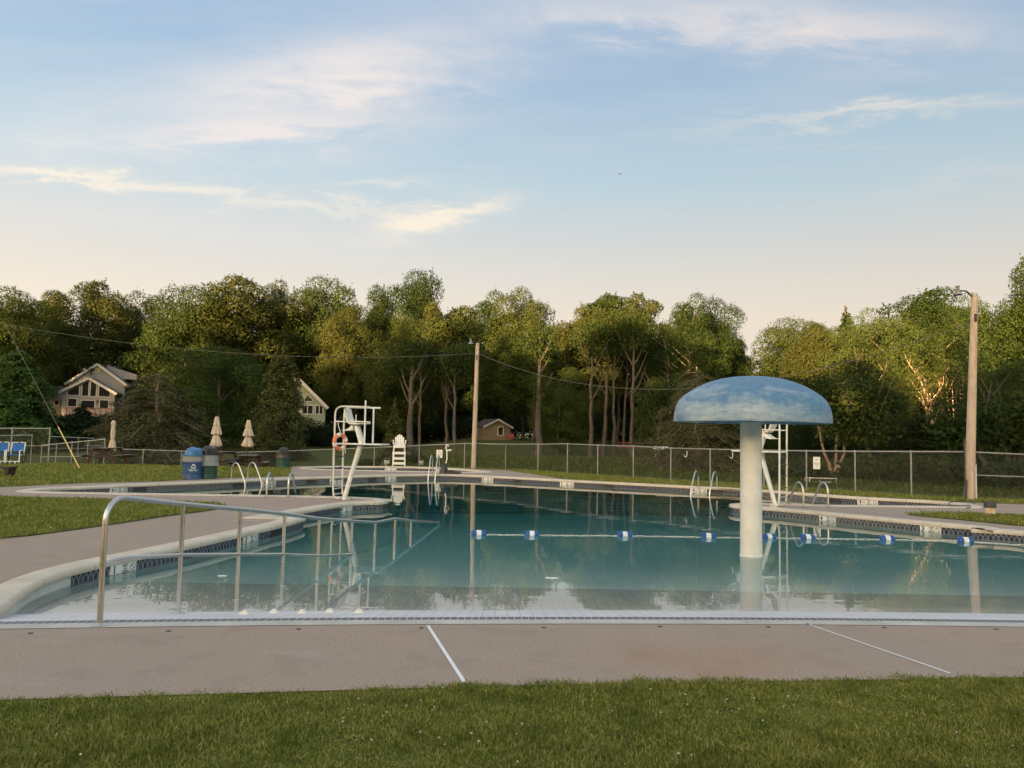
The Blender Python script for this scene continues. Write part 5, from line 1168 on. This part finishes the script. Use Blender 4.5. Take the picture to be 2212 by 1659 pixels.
def conifer(name, seed, leaf, base=.6, width=2.2, tiers=26, per=11, droop=.35, dens=26, bark='bark', nl=.42, sparse=0.0, top_pow=.85, bare=0):
    rng = np.random.default_rng(seed); b = MB(); pts, rad = stem(10, .17, rng, .03, 8); b.tube(pts, rad, 8); P = []; N = []; TT = []
    for k in range(tiers):
        f = k / (tiers - 1); z = base + (9.75 - base) * f; L0 = width * (1 - f) ** top_pow + .10
        for j in range(max(4, int(per * (1 - .45 * f)))):
            if rng.random() < sparse: continue
            a = rng.uniform(0, 2 * math.pi); L = L0 * rng.uniform(.55, 1.12); z = base + (9.75 - base) * min(1, max(0, f + rng.normal(0, .022))); d = np.array([math.cos(a), math.sin(a), 0]); dr = droop * rng.uniform(.4, 1.5)
            m = max(3, int(dens * L / 2)); s_ = rng.uniform(.12, 1, m) ** .75
            q = d[None] * (s_ * L)[:, None]; q[:, 2] = z + .16 * L * np.sin(s_ * 3.0) - dr * L * s_ ** 2
            side = np.array([-d[1], d[0], 0]); off = rng.normal(0, .20, m) * L * (1.15 - s_ * .7); q += side[None] * off[:, None]; q[:, 2] += rng.normal(0, .10, m) - np.abs(off) * .22
            P.append(q); nn = rng.normal(0, .6, (m, 3)) + d[None] * .5; nn[:, 2] += .7; N.append(nn)
            if j % 2 == 0 or bare: b.tube([Vector((0, 0, z)), Vector(d * L * .5) + Vector((0, 0, z + .12 * L - dr * L * .25)), Vector(d * L) + Vector((0, 0, z - dr * L))], [.035, .022, .008], 4, caps=False)
    for j in range(bare):
        a = rng.uniform(0, 2 * math.pi); z = rng.uniform(.3, 4.2); L = rng.uniform(.8, 1.9); d = Vector((math.cos(a), math.sin(a), rng.uniform(-.3, .35))); m1 = Vector((0, 0, z)) + d * L * .5 + Vector((0, 0, rng.normal(0, .1)))
        b.tube([Vector((0, 0, z)), m1, Vector((0, 0, z)) + d * L + Vector((0, 0, rng.normal(0, .2)))], [.035, .022, .006], 4, caps=False)
        for _ in range(3): b.tube([m1, m1 + Vector((rng.normal(0, .4), rng.normal(0, .4), rng.normal(0, .25)))], [.014, .004], 3, caps=False)
    P = np.concatenate(P); N = np.concatenate(N); n = len(P)
    V = leaf_quads(P, N, rng.uniform(.7, 1.3, n) * nl, rng.uniform(.7, 1.2, n) * nl * .45, rng)
    PROTO[name] = (b.mesh(name + '_trunk', MT[bark], 80), np_mesh(name + '_crown', V, np.arange(4 * n).reshape(-1, 4), MT[leaf]))
deciduous('round', 1, 5.6, 3.3, 4.4, 90, 48450, 'leaf', 7.4, forks=16, low=-.95)
deciduous('round2', 2, 5.4, 3.6, 4.6, 100, 53550, 'leaf', 7.4, forks=16, low=-1.0)
deciduous('olive', 3, 5.8, 3.2, 4.2, 84, 45900, 'leaf_olive', 7.8, forks=16, low=-.95)
deciduous('tall', 4, 7.0, 2.6, 3.0, 60, 30600, 'leaf', 8.2, r=.12, forks=18, bark='bark', low=-.8)
deciduous('tall2', 5, 7.0, 2.3, 3.0, 54, 25500, 'leaf_olive', 8.4, r=.10, forks=18, bark='bark', low=-.9, multi=2, spread=.9)
deciduous('maple', 6, 5.2, 3.7, 4.8, 110, 40800, 'leaf_bright', 7.0, r=.18, forks=10, low=-1.0, clr=(.20, .33), ll=.15)
deciduous('forked', 7, 6.8, 3.4, 3.2, 56, 22950, 'leaf', 7.6, r=.13, forks=26, bark='bark_pale', low=-.6, multi=3, spread=1.5)
deciduous('scrub', 8, 4.8, 4.2, 5.2, 100, 34000, 'leaf', 5.5, r=.12, forks=14, low=-1.0, multi=3, spread=1.2, clr=(.19, .32), ll=.12)
deciduous('fresh', 9, 5.2, 3.4, 4.8, 90, 30600, 'leaf_bright', 7.6, r=.12, forks=14, low=-1.0, clr=(.20, .33), ll=.14)
conifer('spruce', 21, 'needle', base=.3, width=2.5, dens=70, nl=.30, tiers=30, per=13)
conifer('hemlock', 22, 'needle_brown', base=.7, width=4.6, tiers=24, per=14, droop=.30, dens=110, nl=.20, sparse=.25, top_pow=.42, bare=70, bark='bark_pale')
conifer('larch', 23, 'needle_olive', base=.3, width=3.3, tiers=30, per=14, droop=.45, dens=75, nl=.27, top_pow=.6)
conifer('larch_green', 26, 'needle_green', base=.2, width=3.3, tiers=30, per=15, droop=.4, dens=80, nl=.27, top_pow=.5)
conifer('cedar', 24, 'needle_olive', base=.3, width=2.3, tiers=28, per=13, droop=.1, dens=80, nl=.32, top_pow=1.0)
conifer('firtop', 25, 'needle', base=3.0, width=2.6, tiers=22, per=10, droop=.35, dens=50, nl=.34, top_pow=.75)
def dead_tree(name, seed, leaves=0):
    rng = np.random.default_rng(seed); b = MB(); pts, rad = stem(5.2, .15, rng, .08, 6); b.tube(pts, rad, 8)
    ends = []
    for k in range(11):
        a = rng.uniform(0, 6.28); s_ = pts[rng.integers(3, 6)]; p = s_; d = Vector((math.cos(a) * .55, math.sin(a) * .55, 1)).normalized(); line = [p]; L = rng.uniform(2.8, 4.8)
        for i in range(5):
            d = (d + Vector((rng.normal(0, .22), rng.normal(0, .22), .12))).normalized(); p = p + d * L / 5; line.append(p)
        b.tube(line, [.075, .062, .05, .038, .025, .01], 5, caps=False); ends += line[3:]
        for q in line[2:5]: b.tube([q, q + Vector((rng.normal(0, .45), rng.normal(0, .45), rng.uniform(.3, 1.1)))], [.028, .007], 4, caps=False)
    E = np.array(ends); n = 1500; idx = rng.integers(0, len(E), n); P = E[idx] + rng.normal(0, .34, (n, 3)); V = leaf_quads(P, rng.normal(size=(n, 3)), rng.uniform(.15, .3, n), rng.uniform(.1, .18, n), rng)
    PROTO[name] = (b.mesh(name + '_trunk', MT['bark_pale'], 80), np_mesh(name + '_crown', V, np.arange(4 * n).reshape(-1, 4), MT['leaf_olive']))
dead_tree('dead', 31)
NAME = {'round': 'broadleaf_tree', 'round2': 'broadleaf_tree', 'olive': 'broadleaf_tree', 'tall': 'tall_tree', 'tall2': 'tall_tree', 'maple': 'maple_tree', 'forked': 'forked_tree', 'scrub': 'leafy_tree', 'fresh': 'leafy_tree', 'spruce': 'spruce_tree', 'hemlock': 'hemlock_tree', 'larch': 'conifer_tree', 'larch_green': 'conifer_tree', 'cedar': 'cedar_tree', 'firtop': 'spruce_tree', 'dead': 'bare_tree'}
_tr = random.Random(77)
def tree(kind, px, top, dist, wpx, label, group='trees of the surrounding wood', rz=None, natural=6.0):
    p = at(px, 900, dist); z = tz(p.x, dist) - .05; h = at(px, top, dist).z - z; s_ = h / 10.0
    wid = {'round': 6.6, 'round2': 7.2, 'olive': 6.4, 'tall': 5.2, 'tall2': 4.6, 'maple': 7.8, 'forked': 7.2, 'scrub': 8.6, 'fresh': 6.8, 'spruce': 4.6, 'hemlock': 7.2, 'larch': 6.2, 'larch_green': 6.2, 'cedar': 4.4, 'firtop': 4.0, 'dead': 5.0}[kind]
    sxy = wpx * dist / F / wid
    t = thing(NAME[kind], (p.x, dist, z), rz if rz is not None else _tr.uniform(0, 6.28), label, 'tree', group); t.scale = (sxy, sxy, s_)
    tm, cm = PROTO[kind]; link('trunk', tm, t); link('crown', cm, t); return t
# far row behind everything, left to right
for a in [
 ('round2', 18, 643, 96, 190, 'broad dark tree whose crown is cut by the frame edge, above the guy wire'),
 ('olive', 195, 600, 108, 175, 'golden topped round tree towering behind the grey gabled house'),
 ('round', 92, 655, 116, 150, 'dark crowned tree between the frame edge tree and the golden topped one'),
 ('round', 300, 655, 118, 130, 'dark tree above the chimney side of the grey house'),
 ('round2', 395, 642, 88, 210, 'wide tree sloping down toward the grey house roof'),
 ('olive', 512, 590, 92, 215, 'tallest golden crown on the skyline, above the fresh green maple'),
 ('round', 595, 632, 98, 130, 'tree filling the skyline dip beside the tallest golden crown'),
 ('round2', 690, 622, 97, 170, 'dark round tree behind the green cottage'),
 ('olive', 748, 655, 86, 130, 'golden brown tree standing above the lifeguard tower'),
 ('round', 815, 645, 92, 130, 'dark tree between the golden brown tree and the twin trunk tree'),
 ('round2', 893, 610, 104, 170, 'dark pointed crown highest on the skyline near the slim pole'),
 ('olive', 925, 650, 84, 120, 'yellowish crown just below the dark pointed crown'),
 ('round', 860, 700, 74, 150, 'twin trunk tree with a shaded crown behind the guard chair'),
 ('tall', 965, 672, 70, 170, 'green layered tree with a slim pale trunk beside the slim pole'),
 ('round', 1050, 658, 102, 140, 'skyline tree straight above the slim light pole'),
 ('round2', 1130, 648, 100, 150, 'round tree on the skyline above the tan shed'),
 ('tall', 1153, 735, 66, 170, 'shaded tree with a thick forked trunk past the tan shed'),
 ('olive', 1255, 655, 90, 140, 'golden tinged tree at the skyline notch in mid wood'),
 ('tall2', 1290, 690, 66, 150, 'first of the slender bare trunks with a high thin crown'),
 ('tall', 1335, 643, 72, 170, 'tall tree with the highest crown over the slender bare trunks'),
 ('tall2', 1375, 655, 68, 130, 'twin slender trunks standing nearest the golden twiggy tree'),
 ('fresh', 1205, 780, 62, 150, 'low drooping green tree with a leaning trunk before the wood'),
 ('forked', 1455, 690, 64, 150, 'golden twiggy tree with forked branches above the mushroom edge'),
 ('round', 1490, 662, 86, 130, 'dark green skyline tree behind the golden twiggy tree'),
 ('round2', 1535, 668, 90, 140, 'dark tree on the skyline above the mushroom dome'),
 ('round', 1598, 758, 92, 70, 'low tree at the gap in the skyline above the mushroom'),
 ('fresh', 1440, 800, 56, 120, 'bright green slim tree growing beside the mushroom edge'),
 ('round2', 1712, 706, 84, 160, 'dark rounded tree rising past the skyline gap'),
 ('olive', 1765, 690, 70, 130, 'golden brown tree between the skyline gap and the pointed spruce tip'),
 ('firtop', 1828, 661, 74, 110, 'dark spruce tip poking above the golden crowns'),
 ('fresh', 1850, 678, 62, 150, 'yellow green tree under the dark spruce tip'),
 ('fresh', 1925, 652, 58, 150, 'light green feathery crown between spruce tip and bare branches'),
 ('tall', 2003, 632, 60, 170, 'tall feathery tree above the pale bare branches'),
 ('forked', 2062, 660, 56, 120, 'many branched tree just behind the thick wooden pole'),
 ('fresh', 2160, 612, 46, 190, 'bright green tall tree just past the thick wooden pole'),
 ('round2', 2262, 585, 44, 210, 'large tree cut by the frame edge past the thick pole'),
 ('dead', 2012, 715, 47, 120, 'pale bare forked tree catching light before the wood'),
 ('dead', 1872, 740, 50, 90, 'smaller pale bare tree beside the yellow green tree'),
 # nearer trees
 ('larch_green', 30, 748, 55, 215, 'bright drooping conifer at the frame edge in front of the house'),
 ('spruce', 175, 868, 58, 110, 'small dark conifer below the house windows'),
 ('scrub', 250, 905, 52, 70, 'yellowish bush tree by the house deck steps'),
 ('maple', 480, 742, 64, 225, 'fresh green maple standing behind the closed umbrellas'),
 ('hemlock', 338, 802, 45, 235, 'grey brown bushy conifer with bare branches behind the slim umbrella'),
 ('larch', 606, 745, 52, 165, 'olive drooping conifer half hiding the green cottage'),
 ('larch', 575, 905, 46, 110, 'low drooping conifer behind the umbrella pair'),
 ('cedar', 853, 858, 44, 75, 'little yellow green cedar beside the tall white guard chair'),
 ('hemlock', 1505, 792, 36, 205, 'grey brown bushy conifer partly behind the mushroom dome'),
 ('forked', 1803, 780, 34.5, 250, 'spreading multi trunk tree just behind the fence notice'),
 ('scrub', 1700, 830, 40, 150, 'leafy dark tree behind the second guard tower'),
 ('spruce', 1983, 880, 35, 150, 'squat dark spruce behind the fence near the thick pole'),
 ('scrub', 1900, 790, 41, 170, 'dense shaded tree between the multi trunk tree and the squat spruce'),
 ('scrub', 2085, 770, 38, 170, 'dense green tree whose leaves close round the thick pole'),
 ('fresh', 2190, 760, 33, 170, 'bright leafy tree close behind the fence beyond the thick pole'),
]: tree(*a)
# bare slim trunks standing in the shade under the crowns
def slim(px, dist, top, r, label, lean=0.0, bark='bark'):
    p = at(px, 985, dist); z = tz(p.x, dist) - .05; h = at(px, top + 25, dist).z - z; rng = np.random.default_rng(int(px)); t = thing('slim_tree', (p.x, dist, z), 0, label, 'tree', 'slim trunks at the wood edge')
    pts, rad = stem(h, r, rng, .10, 9, (lean, 0)); b = MB().tube(pts, rad, 8)
    for k in range(5):
        q = pts[rng.integers(4, 8)]; s_ = rng.choice([-1, 1]); b.tube([q, q + Vector((s_ * .5, rng.normal(0, .3), .9)), q + Vector((s_ * 1.1, rng.normal(0, .5), 2.4))], [r * .4, r * .25, r * .08], 5, caps=False)
    b.build('trunk', MT[bark], t, 80)
    C = np.array([pts[-1], pts[-2], pts[-1] + Vector((.6, 0, .4)), pts[-1] + Vector((-.6, .3, 0))]); n = 1600; P = C[rng.integers(0, 4, n)] + np.clip(rng.normal(0, .5, (n, 3)), -1, 1) - np.array([0, 0, .5]); V = leaf_quads(P, rng.normal(size=(n, 3)), rng.uniform(.14, .26, n), rng.uniform(.1, .16, n), rng)
    link('crown', np_mesh('slim_crown', V, np.arange(4 * n).reshape(-1, 4), MT['leaf']), t)
for a in [(1163, 60, 700, .30, 'thick shaded trunk standing alone past the tan shed'), (1276, 58, 690, .17, 'slim pale trunk first in the bare trunk group'), (1302, 60, 670, .16, 'slim pale trunk leaning slightly, second in the bare trunk group', .5), (1325, 61, 670, .14, 'thin straight trunk in the middle of the bare trunk group'), (1366, 58, 668, .17, 'slim pale trunk standing apart before the golden twiggy tree'), (1347, 64, 690, .12, 'thinnest trunk between its pale neighbours in the bare group', .3), (884, 62, 720, .30, 'thick brown trunk just behind the guard chair'), (905, 66, 730, .15, 'thin dark trunk beside the thick brown one'), (980, 56, 740, .15, 'pale slim trunk left of the slim light pole'), (1414, 52, 820, .10, 'short thin trunk by the bright green slim tree', .6), (1888, 32, 860, .11, 'crooked thin trunk behind the fence past the notice', -.6), (2135, 30, 880, .12, 'leaning trunk just past the thick wooden pole', -.7), (2172, 31, 870, .17, 'dark trunk under the leaves at the frame edge'), (2205, 31.5, 880, .15, 'last dark trunk at the frame edge by the middle rail')]: slim(*a)
# the wood behind: one mass
def woodland(name, spots, seed, nleaf, leaf='leaf_dark', ll=.9):
    rng = np.random.default_rng(seed); Vs = []
    for x, y, h, w in spots:
        P, N, C, cr, r2 = crown_pts(int(rng.integers(1e6)), .52 * h, w, .50 * h, 42, nleaf, -1.0, (.22, .36), .45)
        P = P + np.array([x, y, tz(x, y)]); Vs.append(leaf_quads(P, N, rng.uniform(.6, 1.2, nleaf) * ll, rng.uniform(.6, 1.2, nleaf) * ll * .7, rng))
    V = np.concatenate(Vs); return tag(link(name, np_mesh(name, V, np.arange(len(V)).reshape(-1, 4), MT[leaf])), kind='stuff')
rr = random.Random(4); sp = []
SKY = [(-400, 640), (0, 690), (60, 690), (140, 690), (240, 700), (320, 700), (420, 690), (520, 650), (700, 675), (880, 655), (1000, 678), (1180, 682), (1320, 668), (1440, 692), (1540, 695), (1585, 800), (1650, 800), (1760, 730), (1850, 720), (1960, 690), (2100, 670), (2212, 650), (2600, 640)]
for px in range(-380, 2640, 62):
    for d0 in (106, 124):
        if d0 < 110 and 40 < px < 330: continue
        d = d0 + rr.uniform(-6, 6); q = px + rr.uniform(-20, 20); top = np.interp(q, [s_[0] for s_ in SKY], [s_[1] for s_ in SKY]) + rr.uniform(-4, 18)
        p = at(q, top, d); h = p.z - tz(p.x, d); sp.append((p.x, d, h, rr.uniform(3.2, 4.6)))
for px in range(1735, 2640, 75):
    d = 74 + rr.uniform(-5, 5); top = np.interp(px, [s_[0] for s_ in SKY], [s_[1] for s_ in SKY]) + rr.uniform(30, 60); p = at(px, top, d); sp.append((p.x, d, p.z - tz(p.x, d), rr.uniform(2.6, 3.6)))
for px in range(-380, 2640, 46):
    d = 132 + rr.uniform(-4, 4); p = at(px, 900, d); sp.append((p.x, d, rr.uniform(6, 9), rr.uniform(4, 5)))
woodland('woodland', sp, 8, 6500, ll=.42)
# undergrowth along the foot of the wood
ug = []; ugr = []
for px in range(-60, 2300, 32):
    if 1005 < px < 1125: continue
    d = float(np.interp(px, [0, 700, 800, 1500, 1700, 2300], [60, 76, 84, 80, 48, 36])) + rr.uniform(-3, 3); p = at(px, 900, d); (ugr if px > 1600 else ug).append((p.x, d, rr.uniform(1.2, 2.6) * d / 60, rr.uniform(1.4, 2.4) * d / 60))
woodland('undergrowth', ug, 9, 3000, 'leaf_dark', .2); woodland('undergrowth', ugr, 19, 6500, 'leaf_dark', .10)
ug = [(at(px, 900, d).x, d, h, w) for px, d, h, w in [(1660, 29, .5, .7), (1720, 29.5, .55, .8), (1760, 30, .5, .6), (1850, 30, .9, .8), (1905, 29, .9, .9), (1955, 28, 1.0, .9), (2010, 27.5, .9, .9), (2050, 27, .9, .8), (2140, 26, .8, .9), (2190, 25.5, .9, .9), (2230, 26, 1.0, .9), (690, 38.5, .35, .5), (745, 38, .3, .4), (800, 38.5, .5, .6), (905, 38, .45, .5), (560, 37, .4, .5), (500, 37.5, .4, .6)]]
woodland('weeds', ug, 10, 700, 'leaf', .17)
# the wood on the sunset side, behind the viewer: its long shadow lies over the pool
bs = []
for x in range(-175, 75, 6):
    h = float(np.interp(x, [-150, -123, -72, -29, 0, 60], [30, 29, 25.5, 15.5, 12.5, 10])); bs.append((x + rr.uniform(-2, 2), -45 + rr.uniform(-5, 3), h * rr.uniform(.93, 1.07), 4.6)); bs.append((x + 3 + rr.uniform(-2, 2), -52 + rr.uniform(-4, 4), h * rr.uniform(.85, 1.0), 5.0))
for x in range(-178, 78, 5):
    h = float(np.interp(x, [-150, -123, -72, -29, 0, 60], [28, 27, 23.5, 14.5, 11.5, 9])); bs.append((x, -60 + rr.uniform(-4, 4), h * rr.uniform(.9, 1.0), 4.6))
woodland('woodland', bs, 12, 1500, 'leaf_dark', 1.5)
# distant bird
def bird():
    p = at(1340, 375, 90); o = MB().prism([(-.22, .10), (-.16, -.04), (0, -.08), (.22, -.06), (.10, .02), (.03, .14), (-.02, .0)], .06, Matrix(((1, 0, 0), (0, 0, 1), (0, 1, 0)))).build('bird', MT['black_plastic']); o.location = p; tag(o, 'tiny dark bird flying high in the pale sky', 'bird')
bird()
